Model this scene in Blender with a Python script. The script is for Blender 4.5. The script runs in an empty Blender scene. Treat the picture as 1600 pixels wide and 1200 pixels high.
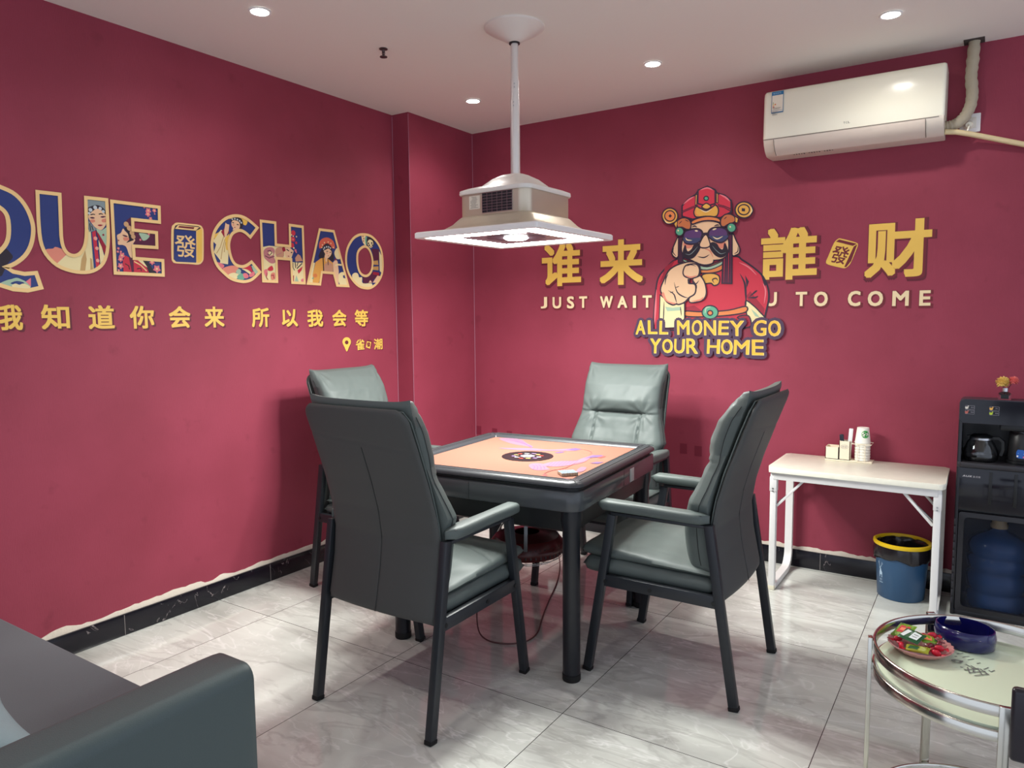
import bpy, bmesh, math, random
from math import sin, cos, pi, radians, sqrt, exp
from mathutils import Vector, Matrix, noise, geometry

random.seed(7)
SC = bpy.context.scene
COL = SC.collection

# ------------------------------------------------------------------ camera, world, exposure
F, YAW, PIT, ROL = 1137.6, -0.5799, -0.0914, -0.0088
CAM = Vector((3.233, -4.247, 1.42))
H = 2.7035                                   # ceiling height
_fw = Vector((sin(YAW) * cos(PIT), cos(YAW) * cos(PIT), sin(PIT)))
_rt = Vector((cos(YAW), -sin(YAW), 0)); _up = _rt.cross(_fw)
RT = _rt * cos(ROL) + _up * sin(ROL); UP = -_rt * sin(ROL) + _up * cos(ROL)
cd = bpy.data.cameras.new('camera'); cam = bpy.data.objects.new('camera', cd); COL.objects.link(cam)
cd.sensor_fit = 'HORIZONTAL'; cd.sensor_width = 36; cd.lens = F / 1600 * 36; cd.clip_start = .02
m4 = Matrix((RT, UP, -_fw)).transposed().to_4x4(); m4.translation = CAM
cam.matrix_world = m4
SC.camera = cam

world = bpy.data.worlds.new('world'); SC.world = world; world.use_nodes = True
world.node_tree.nodes['Background'].inputs[0].default_value = (.76, .84, 1.0, 1)
world.node_tree.nodes['Background'].inputs[1].default_value = 1.25
SC.view_settings.view_transform = 'Standard'; SC.view_settings.look = 'None'
SC.view_settings.exposure = 0.0; SC.view_settings.gamma = 1; SC.view_settings.use_curve_mapping = False
SC.cycles.max_bounces = 10; SC.cycles.transparent_max_bounces = 12
SC.cycles.caustics_reflective = False; SC.cycles.caustics_refractive = False
SC.cycles.sample_clamp_indirect = 4.0

LAMP_L, SPOT_L = 112.0, 90.0                  # radiance of the lamp's led strip / of a downlight


def at(px, py, ax, val):
    """the point of the plane coordinate[ax] = val seen at photo pixel (px, py)"""
    d = _fw + RT * ((px - 800) / F) + UP * ((600 - py) / F)
    return CAM + d * ((val - CAM[ax]) / d[ax])


# ------------------------------------------------------------------ materials
def lin(c):
    return tuple((v / 255 / 12.92 if v / 255 <= .04045 else ((v / 255 + .055) / 1.055) ** 2.4) for v in c)


MATS = {}


def mat(name, rgb, rough=.5, metal=0., bump=0., bscale=200., emit=0., trans=0., spec=.5, ior=1.45, alpha=1., coat=0., var=0., vscale=6.):
    if name in MATS: return MATS[name]
    m = bpy.data.materials.new(name); m.use_nodes = True
    nt = m.node_tree; b = nt.nodes['Principled BSDF']
    c = (*lin(rgb), 1)
    b.inputs['Base Color'].default_value = c
    b.inputs['Roughness'].default_value = rough; b.inputs['Metallic'].default_value = metal
    b.inputs['Specular IOR Level'].default_value = spec; b.inputs['IOR'].default_value = ior
    b.inputs['Transmission Weight'].default_value = trans; b.inputs['Alpha'].default_value = alpha
    b.inputs['Coat Weight'].default_value = coat; b.inputs['Coat Roughness'].default_value = .06
    if emit:
        b.inputs['Emission Color'].default_value = c; b.inputs['Emission Strength'].default_value = emit
    tc = None
    if bump or var:
        tc = nt.nodes.new('ShaderNodeTexCoord')
    if bump:
        n = nt.nodes.new('ShaderNodeTexNoise'); n.inputs['Scale'].default_value = bscale; n.inputs['Detail'].default_value = 3
        bp = nt.nodes.new('ShaderNodeBump'); bp.inputs['Strength'].default_value = bump; bp.inputs['Distance'].default_value = .01
        nt.links.new(tc.outputs['Object'], n.inputs['Vector']); nt.links.new(n.outputs['Fac'], bp.inputs['Height'])
        nt.links.new(bp.outputs['Normal'], b.inputs['Normal'])
    if var:
        n = nt.nodes.new('ShaderNodeTexNoise'); n.inputs['Scale'].default_value = vscale; n.inputs['Detail'].default_value = 5
        r = nt.nodes.new('ShaderNodeValToRGB')
        r.color_ramp.elements[0].position = .3; r.color_ramp.elements[1].position = .7
        r.color_ramp.elements[0].color = tuple(v * (1 - var) for v in c[:3]) + (1,)
        r.color_ramp.elements[1].color = tuple(min(1, v * (1 + var)) for v in c[:3]) + (1,)
        nt.links.new(tc.outputs['Object'], n.inputs['Vector']); nt.links.new(n.outputs['Fac'], r.inputs['Fac'])
        nt.links.new(r.outputs['Color'], b.inputs['Base Color'])
    MATS[name] = m
    return m


def math_node(nt, op, a, b=None, c=None):
    n = nt.nodes.new('ShaderNodeMath'); n.operation = op
    for i, v in enumerate((a, b, c)):
        if v is None: continue
        if isinstance(v, (int, float)): n.inputs[i].default_value = v
        else: nt.links.new(v, n.inputs[i])
    return n.outputs[0]


def wall_material():
    m = mat('wine red wallpaper', (147, 58, 77), .62, spec=.35)
    nt = m.node_tree; b = nt.nodes['Principled BSDF']
    tc = nt.nodes.new('ShaderNodeTexCoord')
    n1 = nt.nodes.new('ShaderNodeTexNoise'); n1.inputs['Scale'].default_value = 2.2; n1.inputs['Detail'].default_value = 7
    nt.links.new(tc.outputs['Object'], n1.inputs['Vector'])
    r = nt.nodes.new('ShaderNodeValToRGB')
    r.color_ramp.elements[0].position = .30; r.color_ramp.elements[0].color = (*lin((139, 54, 71)), 1)
    r.color_ramp.elements[1].position = .62; r.color_ramp.elements[1].color = (*lin((150, 60, 79)), 1)
    nt.links.new(n1.outputs['Fac'], r.inputs['Fac'])
    # scuffs: small darker smudges
    n2 = nt.nodes.new('ShaderNodeTexNoise'); n2.inputs['Scale'].default_value = 9; n2.inputs['Detail'].default_value = 4
    nt.links.new(tc.outputs['Object'], n2.inputs['Vector'])
    r2 = nt.nodes.new('ShaderNodeValToRGB')
    r2.color_ramp.elements[0].position = .64; r2.color_ramp.elements[0].color = (0, 0, 0, 1)
    r2.color_ramp.elements[1].position = .74; r2.color_ramp.elements[1].color = (.45, .45, .45, 1)
    nt.links.new(n2.outputs['Fac'], r2.inputs['Fac'])
    mx = nt.nodes.new('ShaderNodeMix'); mx.data_type = 'RGBA'
    nt.links.new(r2.outputs['Color'], mx.inputs[0]); nt.links.new(r.outputs['Color'], mx.inputs[6])
    mx.inputs[7].default_value = (*lin((122, 46, 62)), 1)
    nt.links.new(mx.outputs[2], b.inputs['Base Color'])
    mp = nt.nodes.new('ShaderNodeMapping'); mp.inputs['Scale'].default_value = (420, 420, 30)
    n3 = nt.nodes.new('ShaderNodeTexNoise'); n3.inputs['Scale'].default_value = 1; n3.inputs['Detail'].default_value = 2
    nt.links.new(tc.outputs['Object'], mp.inputs['Vector']); nt.links.new(mp.outputs['Vector'], n3.inputs['Vector'])
    bp = nt.nodes.new('ShaderNodeBump'); bp.inputs['Strength'].default_value = .25; bp.inputs['Distance'].default_value = .003
    nt.links.new(n3.outputs['Fac'], bp.inputs['Height']); nt.links.new(bp.outputs['Normal'], b.inputs['Normal'])
    return m


def floor_material():
    m = mat('polished grey marble tile', (190, 188, 186), .07, spec=.5)
    nt = m.node_tree; b = nt.nodes['Principled BSDF']; L = nt.links
    tc = nt.nodes.new('ShaderNodeTexCoord'); sx = nt.nodes.new('ShaderNodeSeparateXYZ')
    L.new(tc.outputs['Object'], sx.inputs[0])
    TX, TY, OX, OY = .808, 1.012, .391, -2.063
    u = math_node(nt, 'DIVIDE', math_node(nt, 'SUBTRACT', sx.outputs[0], OX), TX)
    v = math_node(nt, 'DIVIDE', math_node(nt, 'SUBTRACT', sx.outputs[1], OY), TY)
    iu = math_node(nt, 'FLOOR', u); iv = math_node(nt, 'FLOOR', v)
    def edge(f, T):
        fr = math_node(nt, 'FRACT', f)
        d = math_node(nt, 'MINIMUM', fr, math_node(nt, 'SUBTRACT', 1.0, fr))
        return math_node(nt, 'LESS_THAN', math_node(nt, 'MULTIPLY', d, T), .0014)
    grout = math_node(nt, 'MAXIMUM', edge(u, TX), edge(v, TY))
    w = math_node(nt, 'ADD', math_node(nt, 'MULTIPLY', iu, 3.17), math_node(nt, 'MULTIPLY', iv, 5.71))
    def tex(scale, rot, detail, dist, rough=.55):
        mp = nt.nodes.new('ShaderNodeMapping'); mp.inputs['Scale'].default_value = scale; mp.inputs['Rotation'].default_value = (0, 0, rot)
        L.new(tc.outputs['Object'], mp.inputs['Vector'])
        n = nt.nodes.new('ShaderNodeTexNoise'); n.noise_dimensions = '4D'
        n.inputs['Scale'].default_value = 1; n.inputs['Detail'].default_value = detail; n.inputs['Distortion'].default_value = dist
        n.inputs['Roughness'].default_value = rough
        L.new(mp.outputs['Vector'], n.inputs['Vector']); L.new(w, n.inputs['W'])
        return n.outputs['Fac']
    a = tex((1.3, 3.4, 1), .55, 6, 1.1)
    r = nt.nodes.new('ShaderNodeValToRGB'); e = r.color_ramp.elements
    e[0].position = .25; e[0].color = (*lin((170, 169, 162)), 1)
    e[1].position = .75; e[1].color = (*lin((226, 228, 220)), 1)
    k = r.color_ramp.elements.new(.5); k.color = (*lin((204, 205, 198)), 1)
    L.new(a, r.inputs['Fac'])
    def vein(fac, wid, amt):
        d = math_node(nt, 'ABSOLUTE', math_node(nt, 'SUBTRACT', fac, .5))
        s = math_node(nt, 'SUBTRACT', 1.0, math_node(nt, 'DIVIDE', d, wid))
        return math_node(nt, 'MULTIPLY', math_node(nt, 'MAXIMUM', s, 0.0), amt)
    gate = math_node(nt, 'MULTIPLY', tex((1.6, 1.6, 1), 0, 2, .3), 1.3)
    vv = math_node(nt, 'MULTIPLY', vein(tex((1.1, 3.0, 1), .5, 4, 1.6), .012, .6), gate)
    v2 = math_node(nt, 'MULTIPLY', vein(tex((2.0, 3.8, 1), .8, 4, 1.8), .012, .35), gate)
    vs = math_node(nt, 'MINIMUM', math_node(nt, 'ADD', vv, v2), .8)
    mx = nt.nodes.new('ShaderNodeMix'); mx.data_type = 'RGBA'
    L.new(vs, mx.inputs[0]); L.new(r.outputs['Color'], mx.inputs[6]); mx.inputs[7].default_value = (*lin((244, 243, 240)), 1)
    dv = vein(tex((1.2, 3.8, 1), .62, 5, 1.5), .03, .35)
    mx3 = nt.nodes.new('ShaderNodeMix'); mx3.data_type = 'RGBA'
    L.new(dv, mx3.inputs[0]); L.new(mx.outputs[2], mx3.inputs[6]); mx3.inputs[7].default_value = (*lin((150, 146, 142)), 1)
    mx2 = nt.nodes.new('ShaderNodeMix'); mx2.data_type = 'RGBA'
    L.new(grout, mx2.inputs[0]); L.new(mx3.outputs[2], mx2.inputs[6]); mx2.inputs[7].default_value = (*lin((66, 60, 60)), 1)
    L.new(mx2.outputs[2], b.inputs['Base Color'])
    return m


def skirting_material():
    m = mat('black marble skirting tile', (22, 21, 30), .16)
    nt = m.node_tree; b = nt.nodes['Principled BSDF']; L = nt.links
    tc = nt.nodes.new('ShaderNodeTexCoord')
    n = nt.nodes.new('ShaderNodeTexNoise'); n.inputs['Scale'].default_value = 7; n.inputs['Detail'].default_value = 6; n.inputs['Distortion'].default_value = 1.5
    L.new(tc.outputs['Object'], n.inputs['Vector'])
    d = math_node(nt, 'ABSOLUTE', math_node(nt, 'SUBTRACT', n.outputs['Fac'], .5))
    s = math_node(nt, 'MAXIMUM', math_node(nt, 'SUBTRACT', 1.0, math_node(nt, 'DIVIDE', d, .006)), 0.0)
    n2 = nt.nodes.new('ShaderNodeTexNoise'); n2.inputs['Scale'].default_value = 9
    L.new(tc.outputs['Object'], n2.inputs['Vector'])
    s = math_node(nt, 'MULTIPLY', s, math_node(nt, 'GREATER_THAN', n2.outputs['Fac'], .58))
    mx = nt.nodes.new('ShaderNodeMix'); mx.data_type = 'RGBA'
    L.new(s, mx.inputs[0]); mx.inputs[6].default_value = (*lin((20, 19, 28)), 1); mx.inputs[7].default_value = (*lin((150, 140, 140)), 1)
    L.new(mx.outputs[2], b.inputs['Base Color'])
    return m


M_WALL = wall_material(); M_FLOOR = floor_material(); M_SKIRT = skirting_material()
M_CEIL = mat('ceiling paint', (238, 233, 225), .8, bump=.05, bscale=60, spec=.2)
M_PLASTER = mat('bare white plaster', (222, 210, 196), .8, bump=.3, bscale=90)
M_LEATHER = mat('grey leather', (86, 94, 92), .48, bump=.10, bscale=420, spec=.36)
M_LEATHERB = mat('dark grey back leather', (72, 73, 72), .55, bump=.12, bscale=480, spec=.35)
M_SEAM = mat('dark seam thread', (38, 40, 40), .7)
M_FRAME = mat('black painted steel', (38, 41, 46), .38, spec=.45)
M_BLACK = mat('black plastic', (18, 19, 22), .4)
M_RUBBER = mat('rubber', (14, 14, 15), .7)
M_GLOSSBLK = mat('gloss black', (14, 14, 19), .12)
M_CHROME = mat('chrome', (205, 202, 192), .17, metal=1)
M_STEEL = mat('silver steel', (190, 190, 192), .28, metal=1)
M_WHITE = mat('white paint', (232, 230, 228), .4)
M_CREAM = mat('cream white laminate', (238, 235, 218), .38, var=.03, vscale=30)
M_ACW = mat('warm white plastic', (240, 236, 216), .22, spec=.5)
M_LIGHT = mat('led diffuser', (252, 255, 250), .5, emit=LAMP_L)
M_SPOT = mat('downlight lens', (255, 250, 242), .5, emit=SPOT_L)
M_GOLD = mat('champagne metal', (206, 194, 174), .36, metal=.5)


# ------------------------------------------------------------------ mesh helpers
class MB:
    """collects shapes, then links them as ONE mesh object"""
    def __init__(s): s.v, s.f, s.m, s.mats, s.cur, s.flat = [], [], [], [], 0, []

    def use(s, m):
        if m not in s.mats: s.mats.append(m)
        s.cur = s.mats.index(m); return s

    def add(s, vs, fs, flat=False):
        o = len(s.v); s.v += [tuple(v) for v in vs]
        for f in fs:
            s.f.append([i + o for i in f]); s.m.append(s.cur); s.flat.append(flat)
        return s

    def box(s, c, d, bev=0., rot=None, seg=2):
        bm = bmesh.new(); bmesh.ops.create_cube(bm, size=1)
        for v in bm.verts: v.co = Vector((v.co.x * d[0], v.co.y * d[1], v.co.z * d[2]))
        if bev: bmesh.ops.bevel(bm, geom=list(bm.edges), offset=min(bev, min(d) * .49), segments=seg, affect='EDGES', profile=.5)
        M = rot.to_4x4() if rot is not None else Matrix()
        c = Vector(c)
        bm.verts.index_update()
        vs = [(M @ v.co) + c for v in bm.verts]
        s.add(vs, [[v.index for v in f.verts] for f in bm.faces]); bm.free()
        return s

    def bar(s, a, b, w, d, up=(0, 0, 1), bev=.002):
        """rectangular bar from a to b; w across, d along the `up` hint"""
        a, b = Vector(a), Vector(b); z = (b - a).normalized(); u = Vector(up)
        x = u.cross(z)
        if x.length < 1e-5: x = Vector((1, 0, 0)).cross(z)
        x.normalize(); y = z.cross(x)
        R = Matrix((x, y, z)).transposed()
        return s.box((a + b) / 2, (w, d, (b - a).length), bev, R)

    def tube(s, pts, r, n=10, closed=False, sect=None, caps=True):
        pts = [Vector(p) for p in pts]; N = len(pts)
        rr = r if isinstance(r, (list, tuple)) else [r] * N
        tang = []
        for i in range(N):
            if closed: t = pts[(i + 1) % N] - pts[i - 1]
            else: t = pts[min(i + 1, N - 1)] - pts[max(i - 1, 0)]
            tang.append(t.normalized())
        up = Vector((0, 0, 1)) if abs(tang[0].z) < .9 else Vector((1, 0, 0))
        x = up.cross(tang[0]).normalized()
        vs, fs = [], []
        for i in range(N):
            x = (x - tang[i] * x.dot(tang[i])).normalized(); y = tang[i].cross(x)
            if sect: ring = [(p[0], p[1]) for p in sect]
            else: ring = [(rr[i] * cos(2 * pi * k / n), rr[i] * sin(2 * pi * k / n)) for k in range(n)]
            vs += [pts[i] + x * p[0] + y * p[1] for p in ring]
        n = len(ring)
        for i in range(N if closed else N - 1):
            a, b = i * n, ((i + 1) % N) * n
            for k in range(n): fs.append([a + k, a + (k + 1) % n, b + (k + 1) % n, b + k])
        if caps and not closed:
            fs.append(list(range(n))[::-1]); fs.append([(N - 1) * n + k for k in range(n)])
        return s.add(vs, fs)

    def lathe(s, prof, n=32, c=(0, 0, 0), sx=1., sy=1., fn=None):
        c = Vector(c); vs, fs = [], []
        for (r, z) in prof:
            for k in range(n):
                a = 2 * pi * k / n; q = fn(a, r, z) if fn else (r, z)
                vs.append(c + Vector((q[0] * cos(a) * sx, q[0] * sin(a) * sy, q[1])))
        for i in range(len(prof) - 1):
            for k in range(n):
                k2 = (k + 1) % n
                fs.append([i * n + k, i * n + k2, (i + 1) * n + k2, (i + 1) * n + k])
        if prof[0][0] > 1e-6: fs.append(list(range(n))[::-1])
        if prof[-1][0] > 1e-6: fs.append([(len(prof) - 1) * n + k for k in range(n)])
        return s.add(vs, fs)

    def shell(s, prof, n=32, c=(0, 0, 0), sx=1., sy=1., fn=None):
        """lathe of a closed profile (a hollow wall)"""
        c = Vector(c); vs, fs = [], []; P = len(prof)
        for (r, z) in prof:
            for k in range(n):
                a = 2 * pi * k / n; q = fn(a, r, z) if fn else (r, z)
                vs.append(c + Vector((q[0] * cos(a) * sx, q[0] * sin(a) * sy, q[1])))
        for i in range(P):
            for k in range(n):
                k2 = (k + 1) % n; j = (i + 1) % P
                fs.append([i * n + k, i * n + k2, j * n + k2, j * n + k])
        return s.add(vs, fs)

    def prism(s, loop, o, U, V, N, depth, bev=None):
        """extrude a 2d loop (in U,V at o) along N by depth"""
        o, U, V, N = Vector(o), Vector(U), Vector(V), Vector(N); n = len(loop)
        a = [o + U * p[0] + V * p[1] for p in loop]
        vs = a + [p + N * depth for p in a]
        fs = [list(range(n))[::-1], list(range(n, 2 * n))]
        fs += [[k, (k + 1) % n, n + (k + 1) % n, n + k] for k in range(n)]
        return s.add(vs, fs)

    def rings(s, loops, cap0=True, cap1=True):
        """bridge a list of equally long 3d loops"""
        n = len(loops[0]); vs = [p for l in loops for p in l]; fs = []
        for i in range(len(loops) - 1):
            for k in range(n): fs.append([i * n + k, i * n + (k + 1) % n, (i + 1) * n + (k + 1) % n, (i + 1) * n + k])
        if cap0: fs.append(list(range(n))[::-1])
        if cap1: fs.append([(len(loops) - 1) * n + k for k in range(n)])
        return s.add(vs, fs)

    def pillow(s, nu, nv, fn):
        """fn(u, v, side) -> point, u,v in -1..1; the two sides meet at the border"""
        vs, fs = [], []; idx = {}
        for sd in (0, 1):
            for j in range(nv + 1):
                for i in range(nu + 1):
                    border = i in (0, nu) or j in (0, nv)
                    if sd == 1 and border: idx[(1, i, j)] = idx[(0, i, j)]; continue
                    idx[(sd, i, j)] = len(vs); vs.append(fn(-1 + 2 * i / nu, -1 + 2 * j / nv, sd))
        for sd in (0, 1):
            for j in range(nv):
                for i in range(nu):
                    q = [idx[(sd, i, j)], idx[(sd, i + 1, j)], idx[(sd, i + 1, j + 1)], idx[(sd, i, j + 1)]]
                    fs.append(q if sd == 0 else q[::-1])
        return s.add(vs, fs)

    def build(s, name, parent=None, angle=40, m=None, smooth=True):
        me = bpy.data.meshes.new(name); me.from_pydata(s.v, [], s.f)
        for x in ([m] if m else s.mats): me.materials.append(x)
        if not m: me.polygons.foreach_set('material_index', s.m)
        bm = bmesh.new(); bm.from_mesh(me)
        if not any(s.flat): bmesh.ops.recalc_face_normals(bm, faces=bm.faces)
        bm.to_mesh(me); bm.free()
        if smooth:
            me.polygons.foreach_set('use_smooth', [True] * len(me.polygons))
            me.set_sharp_from_angle(angle=radians(angle))
        me.update()
        o = bpy.data.objects.new(name, me); COL.objects.link(o)
        if parent: o.parent = parent
        return o


def thing(name, label, cat, loc=(0, 0, 0), rz=0., group=None):
    o = bpy.data.objects.new(name, None); o.empty_display_size = .05; COL.objects.link(o)
    o.location = loc; o.rotation_euler = (0, 0, rz)
    return tag(o, label, cat, group)


def tag(o, label, cat, group=None, kind=None):
    o['label'] = label; o['category'] = cat
    if group: o['group'] = group
    if kind: o['kind'] = kind
    return o


def struct(o):
    o['kind'] = 'structure'; return o


def dup(root, loc, rz, label, group=None):
    def cp(o, parent):
        c = o.copy(); COL.objects.link(c); c.parent = parent
        for k in list(o.children): cp(k, c)
        return c
    kids = list(root.children)
    r = root.copy(); COL.objects.link(r)
    for k in kids: cp(k, r)
    r.location = loc; r.rotation_euler = (0, 0, rz); r['label'] = label
    if group: r['group'] = group
    return r


def rrect(hx, hy, r, n=5, cx=0., cy=0.):
    out = []
    for (sx, sy, a0) in ((1, 1, 0), (-1, 1, 90), (-1, -1, 180), (1, -1, 270)):
        for k in range(n + 1):
            a = radians(a0 + 90 * k / n)
            out.append((cx + sx * (hx - r) + r * cos(a), cy + sy * (hy - r) + r * sin(a)))
    return out


def loop3(l2, z): return [(p[0], p[1], z) for p in l2]


def smooth_loop(pts, n=4, closed=True):
    """catmull-rom through the points"""
    P = [Vector((p[0], p[1])) for p in pts]; N = len(P); out = []
    for i in range(N if closed else N - 1):
        if closed: p0, p1, p2, p3 = P[i - 1], P[i], P[(i + 1) % N], P[(i + 2) % N]
        else: p0, p1, p2, p3 = P[max(i - 1, 0)], P[i], P[i + 1], P[min(i + 2, N - 1)]
        for k in range(n):
            t = k / n
            q = .5 * ((2 * p1) + (p2 - p0) * t + (2 * p0 - 5 * p1 + 4 * p2 - p3) * t * t + (3 * p1 - p0 - 3 * p2 + p3) * t ** 3)
            out.append((q.x, q.y))
    if not closed: out.append((P[-1].x, P[-1].y))
    return out


GLYPHS = {}


def glyph_mesh(ch):
    if ch in GLYPHS: return GLYPHS[ch]
    c = bpy.data.curves.new('glyph', 'FONT'); c.body = ch; c.resolution_u = 3
    o = bpy.data.objects.new('glyph', c); COL.objects.link(o)
    dg = bpy.context.evaluated_depsgraph_get()
    me = bpy.data.meshes.new_from_object(o.evaluated_get(dg))
    vs = [(v.co.x, v.co.y) for v in me.vertices]; fs = [list(p.vertices) for p in me.polygons]
    bpy.data.objects.remove(o); bpy.data.curves.remove(c); bpy.data.meshes.remove(me)
    GLYPHS[ch] = (vs, fs); return GLYPHS[ch]


class Print(MB):
    """flat print on a plane: o origin, U right, V up, N out of the plane; every new shape lies a hair above the last"""
    def __init__(s, o, U, V, N, first=.0009, step=.00009):
        super().__init__(); s.o, s.U, s.V, s.N = Vector(o), Vector(U), Vector(V), Vector(N); s.h, s.step = first, step

    def p3(s, p): return s.o + s.U * p[0] + s.V * p[1] + s.N * s.h

    def poly(s, pts, m, holes=()):
        s.use(m); s.h += s.step
        loops = [[s.p3(p) for p in pts]] + [[s.p3(p) for p in h] for h in holes]
        l2 = [[Vector((p[0], p[1], 0)) for p in pts]] + [[Vector((p[0], p[1], 0)) for p in h] for h in holes]
        tri = geometry.tessellate_polygon(l2)
        al = [p for l in loops for p in l]; a2 = [p for l in l2 for p in l]
        fs = []
        for t in tri:
            a, b, c = (a2[i] for i in t)
            fs.append(list(t) if (b - a).cross(c - a).z > 0 else list(t)[::-1])
        s.add(al, fs, True); return s

    def stroke(s, pts, w, m, closed=False, taper=False):
        s.use(m); s.h += s.step
        P = [Vector((p[0], p[1])) for p in pts]; N = len(P); L, R = [], []
        for i in range(N):
            if closed: a, b = P[i] - P[i - 1], P[(i + 1) % N] - P[i]
            else: a, b = P[i] - P[max(i - 1, 0)], P[min(i + 1, N - 1)] - P[i]
            if a.length < 1e-9: a = b
            if b.length < 1e-9: b = a
            a, b = a.normalized(), b.normalized(); n1 = Vector((-a.y, a.x)); n2 = Vector((-b.y, b.x))
            n = n1 + n2
            n = n1 if n.length < 1e-4 else n.normalized()
            k = w / 2 / max(n.dot(n1), .55)
            if taper: k *= max(.12, sin(pi * (i + .35) / (N - .3)))
            L.append(P[i] + n * k); R.append(P[i] - n * k)
        vs = [s.p3(p) for p in L] + [s.p3(p) for p in R]; fs = []
        for i in range(N if closed else N - 1):
            j = (i + 1) % N; fs.append([N + i, N + j, j, i])
        s.add(vs, fs, True); return s

    def disc(s, c, r, m, n=20, ry=None):
        return s.poly([(c[0] + r * cos(2 * pi * k / n), c[1] + (ry or r) * sin(2 * pi * k / n)) for k in range(n)], m)

    def glyph(s, ch, box, m, w=0., dirs=8, shear=0.):
        """character fitted to box (u0, v0, u1, v1), fattened by w"""
        vs, fs = glyph_mesh(ch); s.use(m); s.h += s.step
        x0, x1 = min(v[0] for v in vs), max(v[0] for v in vs); y0, y1 = min(v[1] for v in vs), max(v[1] for v in vs)
        u0, v0, u1, v1 = box[0] + w, box[1] + w, box[2] - w, box[3] - w
        q = [((v[0] - x0) / (x1 - x0) * (u1 - u0) + u0, (v[1] - y0) / (y1 - y0) * (v1 - v0) + v0) for v in vs]
        q = [(p[0] + shear * (p[1] - (v0 + v1) / 2), p[1]) for p in q]
        offs = [(0, 0)] + ([(w * cos(2 * pi * k / dirs), w * sin(2 * pi * k / dirs)) for k in range(dirs)] if w and dirs > 8 else [(w * i, w * j) for i in (-1, 0, 1) for j in (-1, 0, 1) if i or j] if w else [])
        for (dx, dy) in offs:
            s.add([s.p3((p[0] + dx, p[1] + dy)) for p in q], fs, True); s.h += s.step * .03
        return s

    def text(s, st, u, v, size, m, w=0., track=1.0, sp=.35):
        """plain small text, baseline at (u, v)"""
        for ch in st:
            if ch == ' ': u += size * sp; continue
            vs, fs = glyph_mesh(ch); x1 = max(p[0] for p in vs); s.use(m); s.h += s.step
            for (dx, dy) in [(0, 0)] + ([(w, 0), (-w, 0), (0, w), (0, -w)] if w else []):
                s.add([s.p3((u + p[0] * size + dx, v + p[1] * size + dy)) for p in vs], fs, True)
            u += (x1 + .07) * size * track
        return s


# ------------------------------------------------------------------ the room
CX, CY = .134, -.675                         # the pillar in the corner
RX, RY = 5.2, -6.4
o = MB().box((RX / 2 - .1, RY / 2, -.05), (RX + .4, -RY + .3, .1)).build('floor', m=M_FLOOR, smooth=False); struct(o)
o.data.transform(Matrix.Identity(4))
struct(MB().box((RX / 2 - .1, RY / 2, H + .05), (RX + .4, -RY + .3, .1)).build('ceiling', m=M_CEIL, smooth=False))
struct(MB().box((-.06, (RY + .1) / 2, H / 2), (.12, -RY + .1, H)).build('wall_left', m=M_WALL, smooth=False))
struct(MB().box((RX / 2, .06, H / 2), (RX + .12, .12, H)).build('wall_back', m=M_WALL, smooth=False))
struct(MB().box((CX / 2, CY / 2, H / 2), (CX, -CY, H)).build('wall_corner_pillar', m=M_WALL, smooth=False))


def ragged(a, b, n, z, h, out, seed):
    """the torn plaster edge above a skirting tile"""
    a, b = Vector(a), Vector(b); out = Vector(out); mb = MB(); lo, hi = [], []
    for i in range(n + 1):
        p = a.lerp(b, i / n); t = h * (.55 + .9 * max(0, .5 + noise.noise(Vector((i * .23, seed, 0))) + .35 * noise.noise(Vector((i * .9, seed, 3)))))
        lo.append(p + Vector((0, 0, z))); hi.append(p + Vector((0, 0, z + t)))
    vs = []
    for i in range(n + 1): vs += [lo[i], lo[i] + out, hi[i] + out * .6, hi[i]]
    fs = []
    for i in range(n):
        for k in range(4): fs.append([i * 4 + k, i * 4 + (k + 1) % 4, i * 4 + 4 + (k + 1) % 4, i * 4 + 4 + k])
    fs += [[0, 1, 2, 3], [n * 4 + 3, n * 4 + 2, n * 4 + 1, n * 4]]
    return mb.add(vs, fs)


SK = .098                                    # skirting height
M_JOINT = mat('pale tile joint', (120, 114, 112), .7)
b = MB().use(M_SKIRT).box((.008, (RY + CY) / 2, SK / 2), (.016, -RY + CY, SK), .002)
b.use(M_JOINT)
for y in (-.95, -1.75, -2.55, -3.35): b.box((.0165, y, SK / 2), (.0012, .003, SK - .006))
struct(b.build('baseboard_left'))
b = MB().use(M_SKIRT).box(((RX + CX) / 2, -.008, SK / 2), (RX - CX, .016, SK), .002)
b.use(M_JOINT)
for x in (.9, 1.7, 2.5, 3.3): b.box((x, -.0165, SK / 2), (.003, .0012, SK - .006))
struct(b.build('baseboard_back'))
b = MB().use(M_SKIRT).box((CX / 2 + .008, CY - .008, SK / 2), (CX - .0, .016, SK), .002).box((CX + .008, CY / 2 - .008, SK / 2), (.016, -CY, SK), .002)
struct(b.build('baseboard_pillar'))
struct(ragged((0, -6.2, 0), (0, CY - .016, 0), 260, SK, .022, (.006, 0, 0), 1.3).build('trim_1', m=M_PLASTER))
struct(ragged((CX + .016, 0, 0), (5.1, 0, 0), 240, SK, .020, (0, -.006, 0), 8.1).build('trim_2', m=M_PLASTER))
# pale wallpaper edges in the three upright corners
M_EDGE = mat('pale wallpaper edge', (176, 130, 150), .7)
struct(MB().box((.0012, CY - .002, H / 2 + .05), (.0024, .0024, H - .12)).build('trim_3', m=M_EDGE, smooth=False))
struct(MB().box((CX + .001, CY - .001, H / 2 + .05), (.002, .002, H - .12)).build('trim_4', m=M_EDGE, smooth=False))
struct(MB().box((CX + .0012, -.0012, H / 2 + .05), (.0024, .0024, H - .12)).build('trim_5', m=M_EDGE, smooth=False))

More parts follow.
